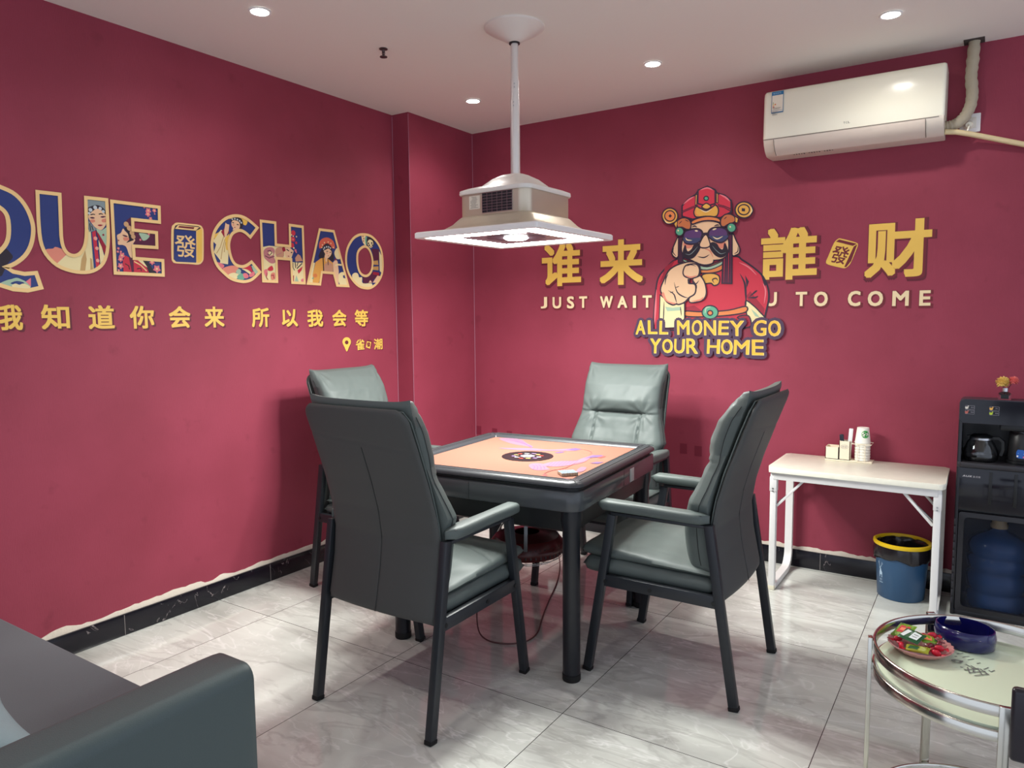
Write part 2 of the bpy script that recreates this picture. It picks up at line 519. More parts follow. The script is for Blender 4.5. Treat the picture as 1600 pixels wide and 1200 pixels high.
# dark square wear marks low on the back wall
M_WEAR = mat('worn patch of wallpaper', (122, 34, 55), .62)
w = Print((0, 0, 0), (1, 0, 0), (0, 0, 1), (0, -1, 0), .0004)
for k, px in enumerate((748, 773, 796, 818, 841, 1068, 1091)):
    p = at(px, 668 + 4 * k + (8 if k > 4 else 0), 1, 0); w.poly([(p.x - .022, p.z - .05), (p.x + .022, p.z - .05), (p.x + .022, p.z + .012), (p.x - .022, p.z + .012)], M_WEAR)
struct(w.build('trim_6', smooth=False))

# ------------------------------------------------------------------ lamps and ceiling fittings
def downlight(x, y, label):
    t = thing('downlight', label, 'ceiling light', (x, y, H), 0, 'recessed ceiling downlights')
    MB().shell([(.036, -.001), (.046, -.001), (.047, -.004), (.044, -.007), (.037, -.006)], 28).build('trim_ring', t, m=M_WHITE)
    MB().lathe([(0, -.0035), (.0365, -.0035), (.0365, -.001), (0, -.001)], 28).build('lens', t, m=M_SPOT)
    ld = bpy.data.lights.new('downlight_beam', 'SPOT'); ld.energy = 25; ld.spot_size = radians(150); ld.spot_blend = .9; ld.shadow_soft_size = .035
    ld.color = (1, .98, .93)
    lo = bpy.data.objects.new('downlight_beam', ld); COL.objects.link(lo); lo.parent = t; lo.location = (0, 0, -.012)
    return t


for (px, py, lab) in ((406, 17, 'lit downlight in the ceiling above the large latin lettering wall, nearest the left wall'),
                      (739, 157, 'lit downlight in the ceiling close to the corner pillar'),
                      (1020, 99, 'lit downlight in the ceiling between the pendant pole and the air conditioner'),
                      (1392, 22, 'lit downlight in the ceiling in front of the air conditioner')):
    p = at(px, py, 2, H); downlight(p.x, p.y, lab)
downlight(1.74, -3.70, 'added unseen downlight in the ceiling above the right end of the dark sofa')  # out of view, added to light the sofa corner
downlight(.63, -3.70, 'added unseen downlight in the ceiling above the left end of the dark sofa')  # second unseen downlight, also added to brighten the sofa corner

p = at(599, 76, 2, H)
t = thing('fire_sprinkler', 'small dull metal fire sprinkler head hanging from the ceiling', 'sprinkler', (p.x, p.y, H))
M_BRASS = mat('dull sprinkler metal', (96, 84, 84), .4, metal=.7)
MB().lathe([(0, 0), (.02, 0), (.02, -.004), (.008, -.007), (.007, -.018), (0, -.018)], 16).build('escutcheon', t, m=M_BRASS)
b = MB().tube([(-.006, 0, -.012), (-.008, 0, -.024), (-.002, 0, -.036)], .002, 6).tube([(.006, 0, -.012), (.008, 0, -.024), (.002, 0, -.036)], .002, 6)
b.tube([(0, 0, -.016), (0, 0, -.038)], .0025, 8).build('arms', t, m=M_BRASS)
MB().lathe([(0, -.036), (.018, -.037), (.018, -.040), (0, -.041)], 16).build('deflector', t, m=M_BRASS)

# the mahjong lamp: pole, hood, housing with fan vent, square led shade
LX, LY = 1.41, -1.42
t = thing('pendant_lamp', 'square white and champagne pendant lamp on a telescopic pole above the game table', 'lamp', (LX, LY, H), radians(-2)); t.scale = (.93, .93, 1)
MB().lathe([(0, -.0), (.144, -.0), (.143, -.008), (.124, -.020), (.08, -.042), (.044, -.060), (.030, -.068), (0, -.068)], 40).build('canopy', t, m=mat('canopy white', (226, 216, 208), .35))
MB().lathe([(0, -.066), (.026, -.066), (.026, -.074), (0, -.074)], 24).build('pole_collar', t, m=M_BLACK)
Z = lambda z: z - H
pole = MB().lathe([(0, Z(2.63)), (.0178, Z(2.63)), (.0178, Z(2.46)), (0, Z(2.46))], 24)
pole.lathe([(0, Z(2.475)), (.0205, Z(2.475)), (.0205, Z(2.385)), (0, Z(2.385))], 24).lathe([(0, Z(2.39)), (.0232, Z(2.39)), (.0232, Z(2.03)), (0, Z(2.03))], 24)
po = pole.build('pole', t, m=mat('satin aluminium', (226, 222, 218), .3, metal=.45))
for (a, z, r) in ((-.5, 2.455, .019), (-.5, 2.44, .019), (-.3, 2.375, .0215), (-.3, 2.36, .0215)):
    MB().lathe([(0, -.003), (.003, -.003), (.003, .003), (0, .003)], 8, (r * sin(-a) * 1, -r * cos(a), Z(z))).build('set_screw', po, m=M_STEEL)
M_HOOD = mat('hood white plastic', (228, 224, 216), .32)
hd = [loop3(rrect(.207, .207, .05), Z(1.962)), loop3(rrect(.210, .210, .052), Z(1.968)), loop3(rrect(.208, .208, .05), Z(1.980)), loop3(rrect(.185, .185, .05), Z(1.990)),
      loop3(rrect(.135, .135, .05), Z(2.004)), loop3(rrect(.095, .095, .045), Z(2.038)), loop3(rrect(.06, .06, .04), Z(2.056)), loop3(rrect(.03, .03, .028), Z(2.062))]
MB().rings(hd).build('hood', t, 50, m=M_HOOD)
hs = MB().rings([loop3(rrect(.197, .197, .05), Z(1.862)), loop3(rrect(.200, .200, .05), Z(1.866)), loop3(rrect(.200, .200, .05), Z(1.965))]).build('housing', t, 50, m=M_GOLD)
# vent on the side towards the sofa (-y): black with a wire grid; rating label beside it
vg = MB().box((.035, -.2005, Z(1.917)), (.172, .003, .084), 0).build('vent', hs, m=mat('vent black', (14, 18, 28), .5))
g = MB()
for i in range(7): g.box((-.051 + i * .172 / 6, -.2025, Z(1.917)), (.0022, .002, .084))
for i in range(8): g.box((.035, -.2030 + .0006 * (i % 2), Z(1.875 + i * .012)), (.172, .002, .0018))
g.build('vent_grille', hs, m=M_STEEL)
lb = Print((0, -.2, 0), (1, 0, 0), (0, 0, 1), (0, -1, 0), .0006)
lb.poly([(-.13, Z(1.895)), (-.066, Z(1.895)), (-.066, Z(1.953)), (-.13, Z(1.953))], mat('label paper', (214, 206, 190), .6))
for i in range(9): lb.box((-.098 + random.uniform(-.006, .004), -.2012, Z(1.947 - i * .0057)), (.05 * random.uniform(.5, 1), .0003, .0013))
lb.mats.append(mat('label ink', (70, 66, 62), .7)); lb.m[1 * 2:] = [1] * (len(lb.m) - 2)
lb.build('rating_label', hs, smooth=False)
fl = [loop3(rrect(.300, .300, .03), Z(1.796)), loop3(rrect(.27, .27, .04), Z(1.806)), loop3(rrect(.235, .235, .05), Z(1.832)), loop3(rrect(.212, .212, .05), Z(1.858)), loop3(rrect(.203, .203, .05), Z(1.866))]
MB().rings(fl).build('skirt', t, 50, m=M_GOLD)
sh = [loop3(rrect(.318, .318, .012), Z(1.774)), loop3(rrect(.346, .346, .014), Z(1.771)), loop3(rrect(.352, .352, .014), Z(1.774)), loop3(rrect(.352, .352, .014), Z(1.794)),
      loop3(rrect(.346, .346, .014), Z(1.799)), loop3(rrect(.29, .29, .02), Z(1.799))]
MB().rings(sh, False, True).build('shade_frame', t, 45, m=M_WHITE)
sq = lambda h, z: [(h, h, z), (-h, h, z), (-h, -h, z), (h, -h, z)]
MB().rings([sq(.312, Z(1.778)), sq(.205, Z(1.778))], False, False).build('led_strip', t, m=M_LIGHT, smooth=False)
MB().rings([sq(.205, Z(1.778)), sq(.17, Z(1.781)), sq(.05, Z(1.781))], False, True).build('inner_panel', t, m=mat('grey inner panel', (168, 164, 170), .25), smooth=False)
fan = MB().lathe([(.062, Z(1.7805)), (.145, Z(1.7805)), (.145, Z(1.7795)), (.062, Z(1.7795))], 40).build('fan_grille', t, m=mat('smoked fan grille', (92, 88, 98), .35))
MB().lathe([(0, Z(1.770)), (.045, Z(1.771)), (.060, Z(1.778)), (.060, Z(1.781)), (0, Z(1.781))], 32).build('centre_light', t, m=M_LIGHT)

# ------------------------------------------------------------------ the leather armchairs (seat faces local +y)
def interp(x, tab):
    if x <= tab[0][0]: return tab[0][1]
    for (a, b), (c, d) in zip(tab, tab[1:]):
        if x <= c:
            t = (x - a) / (c - a); return b + (d - b) * t
    return tab[-1][1]


PANEL = [(.385, -.252), (.45, -.238), (.55, -.218), (.65, -.207), (.75, -.222), (.85, -.250), (1.0, -.302), (1.13, -.352)]
CUSH = [(.46, .150), (.55, .135), (.70, .122), (.80, .098), (.885, .090), (.96, .112), (1.04, .118), (1.10, .098), (1.148, .072)]


def nz(x, y, z): return noise.noise(Vector((x, y, z)))


def make_armchair():
    t = thing('armchair', '', 'chair', (0, 0, 0), 0, 'grey leather armchairs round the game table')
    X = .272
    for sx in (-1, 1):
        for (y0, y1, z1) in ((.298, .190, .655), (-.293, -.190, .668)):
            d = Vector((0, y1 - y0, z1)).normalized()
            lg = MB().bar((sx * X, y0 + d.y / d.z * .012, .012), (sx * X, y1, z1), .028, .034, (0, 1, 0), .003).build('leg', t, m=M_FRAME)
            MB().bar((sx * X, y0, 0), (sx * X, y0 + d.y / d.z * .016, .016), .031, .037, (0, 1, 0), .003).build('foot_cap', lg, m=M_RUBBER)
        rl = MB().box((sx * X, 0, .388), (.024, .458, .046), .003)
        rl.build('side_rail', t, m=M_FRAME)
        for y in (.215, .03, -.215): MB().tube([(sx * (X + .010), y, .385), (sx * (X + .0145), y, .385)], .008, 12).build('bolt', t, m=M_BLACK)
        MB().box((sx * X, 0, .6605), (.026, .385, .012), .002).build('arm_bar', t, m=M_FRAME)
        # padded arm: rounded, slightly thicker at the front
        lp = []
        for k in range(15):
            y = -.192 + .447 * k / 14; e = min(1, sqrt(max(0, 1 - ((k / 14 - .5) / .5) ** 8)) + .12)
            wv = .031 * e * (1 + .06 * sin(k * .6)); hv = .0215 * (e if k > 7 else max(e, .7))
            zc = .688 + .004 * (k / 14)
            lp.append([(sx * X + wv * (abs(cos(a)) ** .55) * (1 if cos(a) > 0 else -1), y, zc + hv * (abs(sin(a)) ** .7) * (1 if sin(a) > 0 else -1)) for a in [2 * pi * q / 20 for q in range(20)]])
        ar = MB().rings(lp).build('armrest', t, 60, m=M_LEATHER)
        sm = MB()
        sm.tube([(sx * (X + .024), -.17 + .395 * k / 10, .7035 + .004 * k / 10) for k in range(11)], .0013, 5)
        sm.tube([(sx * (X - .024), -.17 + .395 * k / 10, .7035 + .004 * k / 10) for k in range(11)], .0013, 5)
        sm.build('arm_piping', ar, m=M_SEAM)
    MB().box((0, .03, .392), (2 * X - .024, .46, .014), .003).build('seat_board', t, m=M_FRAME)
    for y in (.232, -.2): MB().box((0, y, .383), (2 * X - .024, .026, .03), .003).build('cross_rail', t, m=M_FRAME)

    # back shell: bent panel with round top corners
    z0, z1 = .385, 1.128

    def hw(z):
        w = .252 if z < .7 else .252 - .012 * (z - .7) / .43
        r = .05
        if z > z1 - r: w -= r - sqrt(max(0, r * r - (z - (z1 - r)) ** 2))
        if z < z0 + .015: w -= .004
        return w

    def shell(u, v, sd):
        z = z0 + (z1 - z0) * (v + 1) / 2
        if abs(v) == 1 and v > 0: z = z1
        x = u * hw(min(z, z1 - .0012))
        y = interp(z, PANEL) + .03 * (u * u) * (.4 + .6 * max(0, min(1, (1.0 - z) / .5))) * .5
        e = max(0, (1 - abs(u) ** 12)) ** .5 * max(0, (1 - abs(v) ** 30)) ** .5
        th = .013 * e
        s = 0
        if sd == 0: s = .0022 * exp(-((x - .004) / .0035) ** 2) * (1 if z < .985 else 0) + .0022 * exp(-((z - 1.0 + .02 * (x / .25)) / .004) ** 2)
        return (x, y + (th if sd else -th + s), z)
    vv = MB().pillow(90, 110, shell).build('back_panel', t, 60, m=M_LEATHERB)
    sm = MB().tube([(.004, interp(z, PANEL) - .0118, z) for z in [.39 + .6 * k / 24 for k in range(25)]], .0013, 5, caps=True)
    # piping along the rim of the panel
    rim = [(-hw(z) * .985, interp(z, PANEL) + .0185, z) for z in [.40 + (z1 - .41) * k / 22 for k in range(23)]]
    rim2 = [(-p[0], p[1], p[2]) for p in rim[::-1]]
    sm.build('back_seam', vv, m=M_SEAM)
    MB().tube(rim + rim2, .0028, 6).build('edge_piping', vv, m=M_LEATHER)

    # back cushion
    c0, c1 = .455, 1.148

    def cw(z): return interp(z, [(.455, .232), (.60, .240), (.68, .250), (.735, .276), (.78, .264), (.86, .240), (.92, .232), (1.10, .230), (1.158, .226)])

    def cush(u, v, sd):
        z = c0 + (c1 - c0) * (v + 1) / 2
        x = u * cw(z) * (1 + (.03 * (abs(u) * max(0, v)) ** 3))
        yb = interp(min(z, 1.128), PANEL) + .014 + .012 * u * u
        if z > 1.128: yb += 0
        e = max(0, 1 - abs(u) ** 6) ** .42 * max(0, 1 - abs(v) ** 9) ** .5
        if sd == 0: return (x, yb + .012 - .006 * e, z + .010 * (v > .9) * abs(u) ** 6)
        th = interp(z, CUSH) * (.35 + .65 * e) if 0 < e else .028
        th *= 1 - .05 * u * u
        # seam across at .885 with gathers, two upright seams below
        th -= .022 * exp(-((z - .886) / .016) ** 2) * max(0, 1 - (abs(x) / .17) ** 4) * e
        th -= .006 * exp(-((z - .890) / .004) ** 2) * e
        th += .016 * exp(-((z - .955) / .045) ** 2) * max(0, 1 - (x / .2) ** 2) * e
        if z < .888: th -= .013 * exp(-((abs(x) - .132 - .01 * (.888 - z)) / .0065) ** 2) * e + .006 * max(0, 1 - (x / .13) ** 6) * min(1, (.888 - z) / .03)
        # folds radiating from the seam corners and soft wrinkles
        fx, fz = abs(x) - .15, z - .888
        rr = sqrt(fx * fx + fz * fz); an = math.atan2(fz, fx)
        th += .0026 * sin(an * 9) * exp(-((rr - .06) / .045) ** 2) * e
        cxr, czr = abs(x) - .21, z - 1.14
        rr2 = sqrt(cxr * cxr + czr * czr)
        th += .0050 * sin(math.atan2(czr, cxr) * 8 + 1) * exp(-((rr2 - .04) / .03) ** 2) * e
        th += (.004 * nz(x * 9, z * 14, 1.3) + .0018 * nz(x * 30 + z * 12, z * 26, 4.2)) * e
        return (x, yb + th, z + (.010 * (v > .9) * abs(u) ** 6))
    bc = MB().pillow(84, 110, cush).build('back_cushion', t, 70, m=M_LEATHER)
    sm = MB()
    for sx in (-1, 1):
        pts = []
        for k in range(24):
            z = .50 + .60 * k / 23; q = cush(sx * .985, -1 + 2 * (z - c0) / (c1 - c0), 1); pts.append((q[0] + sx * .002, q[1] - .022, q[2]))
        sm.tube(pts, .0012, 5)
    sm.build('cushion_seam', bc, m=M_SEAM)

    # seat: lower box cushion and upper pad with a rolled front
    def seat(zt0, zt1, zb, x_h, y0, y1, puff):
        def fn(u, v, sd):
            e = max(0, 1 - abs(u) ** 12) ** .32 * max(0, 1 - abs(v) ** 14) ** .32
            y = (y0 + y1) / 2 + (y1 - y0) / 2 * v
            x = x_h * u * (1 + .012 * nz(u * 3, v * 4, zb * 9))
            zt = zt0 + (zt1 - zt0) * (v + 1) / 2
            mid = (zt + zb) / 2
            if sd == 0: return (x, y, mid + (zb - mid) * e)
            top = mid + (zt - mid) * e + puff * e * (1 - u * u) * (1 - v * v * .6)
            top += (.0035 * nz(x * 12, y * 12, 2) + .003 * nz(x * 40, y * 14, 5) * abs(u) ** 4) * e
            if puff > .008: top -= .004 * exp(-((v - .45 + .25 * u * u) / .02) ** 2) * e
            return (x, y, top)
        return fn
    MB().pillow(44, 44, seat(.462, .470, .396, .259, -.205, .325, .0)).build('seat_base', t, 70, m=M_LEATHER)
    sp = MB().pillow(56, 60, seat(.484, .514, .462, .250, -.20, .338, .012)).build('seat_cushion', t, 70, m=M_LEATHER)
    MB().tube([(x * .0245 * 10, .337 - .002 * abs(x) ** 3, .478) for x in [-1 + .2 * k for k in range(11)]], .0016, 5).build('seat_piping', sp, m=M_SEAM)
    return t


ch = make_armchair()
ch.location = (1.455, -2.172, 0); ch.rotation_euler = (0, 0, radians(0))
ch['label'] = 'grey leather armchair seen from behind, on the near side of the game table'
G = 'grey leather armchairs round the game table'
dup(ch, (2.228, -1.445, 0), radians(90), 'grey leather armchair in side view, between the game table and white folding table', G)
dup(ch, (1.530, -.738, 0), radians(181), 'grey leather armchair seen from the front, between the game table and back wall', G)
dup(ch, (.565, -1.405, 0), radians(-90), 'grey leather armchair mostly hidden behind the nearest armchair, beside the left wall', G)

# ------------------------------------------------------------------ the game table and what is on and under it
TX0, TY0, TR = 1.475, -1.447, radians(4.2)
TT = .785                                     # felt height
t = thing('mahjong_table', 'square grey automatic game table with salmon felt and black padded rim', 'table', (TX0, TY0, 0), TR)
TM = Matrix.Translation((TX0, TY0, 0)) @ Matrix.Rotation(TR, 4, 'Z'); TMI = TM.inverted()


def felt(px, py, z=TT):
    q = TMI @ at(px, py, 2, z); return (q.x, q.y)


M_RIM = mat('black padded rim', (52, 54, 58), .33, bump=.06, bscale=300)
M_APRON = mat('graphite gloss apron', (70, 73, 76), .2)
lp = [loop3(rrect(.392, .392, .004), TT - .004), loop3(rrect(.394, .394, .006), TT + .004), loop3(rrect(.410, .410, .02), TT + .0135), loop3(rrect(.436, .436, .035), TT + .0165),
      loop3(rrect(.456, .456, .05), TT + .013), loop3(rrect(.468, .468, .055), TT + .004), loop3(rrect(.470, .470, .055), TT - .006), loop3(rrect(.462, .462, .05), TT - .012), loop3(rrect(.40, .40, .05), TT - .012)]
rim = MB().rings(lp, False, False).build('padded_rim', t, 60, m=M_RIM)
st = MB()
for k in range(4):
    a = pi / 2 * k; c_, s_ = cos(a), sin(a)
    st.tube([(c_ * r - s_ * r, s_ * r + c_ * r, TT + .0145 - (.004 if r < .40 or r > .45 else -.0012)) for r in (.397, .41, .43, .445, .455)], .0012, 5)
    for d in (.411, .423, .436, .449): st.tube([(c_ * d - s_ * y, s_ * d + c_ * y, TT + (.0143 if d < .42 else .0163 if d < .445 else .0151)) for y in (-d + .03, 0, d - .03)], .0008, 4)
st.build('rim_stitching', rim, m=M_SEAM)
fe = MB().box((0, 0, TT - .004), (.79, .79, .008), 0).build('felt_top', t, m=mat('salmon felt', (134, 90, 76), .9, bump=.1, bscale=700, spec=.15), smooth=False)
lip = MB().rings([loop3(rrect(.452, .452, .05), TT - .026), loop3(rrect(.452, .452, .05), TT - .012)], False, False).build('shadow_gap', t, m=M_BLACK)
ap = MB().rings([loop3(rrect(.45, .45, .05), TT - .105), loop3(rrect(.463, .463, .055), TT - .103), loop3(rrect(.466, .466, .055), TT - .098), loop3(rrect(.466, .466, .055), TT - .028),
                 loop3(rrect(.463, .463, .055), TT - .0245), loop3(rrect(.45, .45, .05), TT - .024)], False, False).build('apron', t, 50, m=M_APRON)
jn = MB().box((-.02, -.4665, TT - .063), (.0012, .001, .07)).box((.4665, .02, TT - .063), (.001, .0012, .07)).build('apron_joint', ap, m=M_BLACK)
pr_ = Print((0, -.466, 0), (1, 0, 0), (0, 0, 1), (0, -1, 0), .0008)
mk = mat('pale grey print', (150, 152, 155), .5)
for i, ch_ in enumerate('雀友'): pr_.glyph(ch_, (-.315 + i * .024, TT - .075, -.297 + i * .024, TT - .057), mk)
for i in range(3): pr_.poly([(-.313 + i * .015, TT - .053), (-.303 + i * .015, TT - .053), (-.303 + i * .015, TT - .0515), (-.313 + i * .015, TT - .0515)], mk)
pr_.build('printed_mark', ap, smooth=False)
hd_ = MB().box((.4665, .12, TT - .066), (.002, .05, .06), .0006).build('apron_reflection', ap, m=mat('painted reflection', (176, 178, 180), .3))  # white reflection on the apron, put in as a pale plate
MB().rings([loop3(rrect(.40, .40, .03), .585), loop3(rrect(.43, .43, .03), .60), loop3(rrect(.445, .445, .04), .685)]).build('machine_case', t, 50, m=M_BLACK)
for sx in (-1, 1):
    for sy in (-1, 1):
        lg = MB().lathe([(0, .012), (.0345, .012), (.0345, .60), (.042, .64), (.042, .686), (0, .686)], 28, (sx * .412, sy * .412, 0)).build('leg', t, m=mat('black satin leg', (24, 26, 32), .32))
        MB().lathe([(0, 0), (.034, 0), (.0365, .004), (.0365, .028), (0, .028)], 24, (sx * .412, sy * .412, 0)).build('foot_cap', lg, m=M_RUBBER)

# centre control disc with its ring of small signs
dc = MB().lathe([(0, TT), (.118, TT), (.118, TT + .002), (.112, TT + .003), (.085, TT + .003), (.083, TT + .0022), (0, TT + .0022)], 48, (.012, -.012, 0)).build('centre_dial', t, m=mat('dial black', (30, 27, 30), .3))
dp = Print((.012, -.012, TT + .0022), (1, 0, 0), (0, 1, 0), (0, 0, 1), .0003, .00004)
cols = [mat('dial white', (168, 164, 160), .5), mat('dial red', (150, 44, 34), .5), mat('dial yellow', (176, 146, 80), .5), mat('dial lilac', (118, 92, 140), .5)]
dp.poly([(.03 * cos(k * pi / 8) * (1 if k % 2 else 1.25), .03 * sin(k * pi / 8) * (1 if k % 2 else 1.25)) for k in range(16)], mat('dial clear', (130, 126, 132), .3))
for k in range(12):
    a = 2 * pi * k / 12; r = .058 + .006 * (k % 2)
    dp.poly([(r * cos(a) + .0115 * cos(2 * pi * j / 7 + a) * (1 + .3 * (j % 2)), r * sin(a) + .0095 * sin(2 * pi * j / 7 + a)) for j in range(7)], cols[k % 4])
dp.build('dial_sign', dc, smooth=False)

# goldfish-like printed swirls on the felt (traced to the table plane)
T4 = lambda x, y: felt(680 + x / 4.571, 670 + y / 4.571)
fp = Print((0, 0, TT), (1, 0, 0), (0, 1, 0), (0, 0, 1), .0004, .00004)
LIL, LIL2, PNK = mat('lilac print', (126, 88, 104), .9), mat('violet print', (92, 68, 106), .9), mat('rose print', (134, 62, 60), .9)
fp.poly([T4(*q) for q in smooth_loop([(455, 70), (560, 68), (620, 80), (650, 100), (700, 130), (620, 120), (540, 105)])], LIL)
for k in range(6):
    fp.stroke([T4(*q) for q in smooth_loop([(460 + k * 24, 72 - k), (560 + k * 16, 88 + k * 3), (690, 124 + k * 3)], 5, False)], .0035, LIL2)
fp.poly([T4(*q) for q in smooth_loop([(455, 138), (580, 138), (700, 140), (820, 150), (960, 142), (1040, 146), (990, 158), (830, 158), (690, 156), (560, 150)])], LIL)
fp.stroke([T4(*q) for q in [(470, 140), (640, 148), (820, 156), (960, 150), (1030, 146)]], .004, LIL2)
fp.poly([T4(*q) for q in [(930, 150), (1000, 138), (1045, 146), (1000, 158)]], LIL2)
fp.stroke([T4(*q) for q in smooth_loop([(1040, 147), (1090, 155), (1118, 172), (1100, 190)], 5, False)], .005, PNK, taper=True)
fp.poly([T4(*q) for q in [(850, 172), (905, 162), (925, 168), (880, 176)]], LIL2)
fp.poly([T4(*q) for q in smooth_loop([(668, 262), (700, 248), (770, 252), (800, 278), (815, 292), (740, 298), (690, 288)])], LIL)
for k in range(4): fp.stroke([T4(*q) for q in smooth_loop([(690 + k * 24, 256), (710 + k * 22, 272), (700 + k * 28, 292)], 4, False)], .003, LIL2)
fp.poly([T4(*q) for q in smooth_loop([(760, 262), (820, 240), (900, 232), (1000, 230), (1050, 212), (1100, 196), (1130, 190), (1060, 240), (960, 262), (860, 272)])], LIL)
for k in range(8): fp.stroke([T4(*q) for q in [(800 + k * 26, 270 - k * 2), (840 + k * 26, 238 - k * 2)]], .003, LIL2)
fp.poly([T4(*q) for q in [(1060, 214), (1130, 190), (1190, 190), (1215, 200), (1120, 208)]], LIL2)
fp.poly([T4(*q) for q in [(1160, 206), (1205, 194), (1218, 200), (1180, 212)]], PNK)
fp.poly([T4(*q) for q in [(1105, 248), (1150, 238), (1205, 240), (1160, 252)]], LIL2)
fp.stroke([T4(*q) for q in smooth_loop([(770, 346), (780, 322), (830, 300), (920, 284), (1000, 250), (1090, 235)], 5, False)], .006, PNK, taper=True)
fp.poly([T4(*q) for q in smooth_loop([(762, 346), (775, 325), (800, 330), (785, 348)])], PNK)
fp.poly([T4(*q) for q in smooth_loop([(1010, 300), (1040, 276), (1080, 280), (1060, 304), (1020, 312)])], LIL)
for k in range(7): fp.stroke([T4(*q) for q in [(850 + k * 20, 366 + k * 1.5), (895 + k * 18, 352 + k * 2)]], .0035, LIL2)
fp.build('goldfish_print', fe, smooth=False)

# mahjong tiles lying in a small block
M_TILE = mat('ivory tile', (166, 154, 134), .25); M_TILEB = mat('tile face white', (140, 154, 170), .25)
base = at(887, 742, 2, TT); tr = radians(48)
inks = [mat('tile ink blue', (34, 84, 160), .4), mat('tile ink teal', (36, 116, 150), .4)]
proto = None
for i in range(6):
    for j in range(2):
        u, v = (i - 2.5) * .0115, (j - .5) * .0298
        c = Vector((base.x, base.y, 0)) + Vector((cos(tr + pi / 2 * 0) * u - sin(tr) * v, sin(tr) * u + cos(tr) * v, TT + .0006))
        if proto is None:
            proto = thing('mahjong_tile', '', 'game tile')
            MB().box((0, 0, .009), (.0150, .0395, .018), .0018).build('tile_body', proto, m=M_TILE)
            q = Print((0, 0, .018), (1, 0, 0), (0, 1, 0), (0, 0, 1), .0003)
            q.poly(rrect(.0064, .0185, .0015, 2), M_TILEB); q.disc((0, .008), .0042, inks[0], 10); q.disc((0, -.006), .0046, inks[1], 10); q.disc((0, -.006), .0022, M_TILEB, 8)
            q.build('tile_face', proto, smooth=False)
            k = proto
        else: k = dup(proto, (0, 0, 0), 0, '')
        k.scale = (.74, .74, .74); k.location = c; k.rotation_euler = (0, 0, tr); k['group'] = 'mahjong tiles in a block on the felt'
        k['label'] = 'small ivory game tile with blue marks, one of the block lying on the salmon felt'

# round heater strapped under the table
hx, hy = 1.445, -1.40
t = thing('table_heater', 'round dark red and black heater hanging under the game table', 'heater', (hx, hy, .28))
MB().shell([(.10, .03), (.165, .036), (.18, .06), (.178, .082), (.15, .118), (.06, .135), (.06, .128), (.145, .112), (.170, .080), (.172, .062), (.16, .042), (.10, .036)], 48).build('shell', t, m=mat('dark red enamel', (74, 18, 20), .3))
sl = MB()
for k in range(48):
    a = 2 * pi * k / 48; sl.bar((.181 * cos(a), .181 * sin(a), .050), (.170 * cos(a), .170 * sin(a), .092), .006, .004, (cos(a), sin(a), 0), .001)
sl.build('vent_slot', t, m=M_BLACK)
MB().lathe([(0, .040), (.10, .038), (.10, .034), (0, .030)], 32).build('lower_plate', t, m=M_BLACK)
gd = MB()
for r, z in ((.165, .028), (.13, .008), (.09, .0), (.05, -.002)): gd.tube([(r * cos(2 * pi * k / 36), r * sin(2 * pi * k / 36), z) for k in range(36)], .0016, 5, True)
for k in range(12):
    a = 2 * pi * k / 12; gd.tube([(r * cos(a), r * sin(a), z) for r, z in ((.168, .034), (.13, .008), (.09, 0), (.03, -.002))], .0014, 5)
gd.build('wire_guard', t, m=M_STEEL)
for k in range(3):
    a = radians(-60 + 120 * k)
    MB().tube([(.176 * cos(a), .176 * sin(a), .09), (.13 * cos(a), .13 * sin(a), .16), (.10 * cos(a), .10 * sin(a), .304)], .004, 4, sect=[(-.008, -.001), (.008, -.001), (.008, .001), (-.008, .001)]).build('strap', t, m=M_STEEL)
CP = [Vector(q_) for q_ in ((1.33, -1.54, .33), (1.32, -1.62, .20), (1.36, -1.70, .06), (1.42, -1.74, .006), (1.55, -1.72, .005), (1.62, -1.60, .005), (1.50, -1.35, .005), (1.30, -.8, .005), (1.0, -.35, .006), (.85, -.06, .10), (.80, -.03, .36))]
for _ in range(3): CP = [CP[0]] + [CP[i].lerp(CP[i + 1], f_) for i in range(len(CP) - 1) for f_ in (.25, .75)] + [CP[-1]]
cb = MB().tube(CP, .0035, 6)
tag(cb.build('power_cable', m=mat('brown cable', (86, 56, 54), .5)), 'thin brown power cable trailing from the table heater to the floor', 'cable')

# wall socket low on the back wall behind the table (seen in the floor's reflection)
t = thing('wall_socket', 'white double wall socket low on the back wall, mirrored in the floor under the table', 'socket', (.80, 0, .44))
MB().box((0, -.005, 0), (.118, .010, .086), .003).build('face_plate', t, m=M_WHITE)
hl = MB()
for x in (-.028, .028):
    for (dx, dz) in ((-.007, .004), (.007, .004), (0, -.010)): hl.box((x + dx, -.0103, dz), (.003, .001, .008))
hl.build('socket_hole', t, m=M_BLACK)

# ------------------------------------------------------------------ air conditioner and its pipes
t = thing('air_conditioner', 'white split air conditioner mounted high on the back wall', 'air conditioner', (2.60, -.004, 2.25))
AX = .412                                     # half width
prof = [(-.0, .016), (-.115, .014), (-.130, .016), (-.165, .036), (-.190, .066), (-.199, .090), (-.199, .095), (-.0, .095)]
M_AC2 = mat('warm white lower plastic', (226, 214, 198), .3)
mb = MB()
mb.rings([[(x, (p[0] if abs(x) < AX else p[0] * .985), p[1] + (.002 if abs(x) == AX else 0)) for p in prof] for x in (-AX, -AX + .006, AX - .006, AX)])
bo = mb.build('body', t, 40, m=M_AC2)
pf = [(.0, .345), (-.150, .345), (-.172, .341), (-.186, .330), (-.192, .310), (-.200, .098), (-.198, .094), (0, .094)]
mb = MB().rings([[(x, p[0] * k, .094 + (p[1] - .094) * (1 - (1 - k) * .4)) for p in pf] for x, k in ((-AX - .003, .90), (-AX - .002, .96), (-AX + .006, .995), (-AX + .015, 1), (AX - .015, 1), (AX - .006, .995), (AX + .002, .96), (AX + .003, .90))])
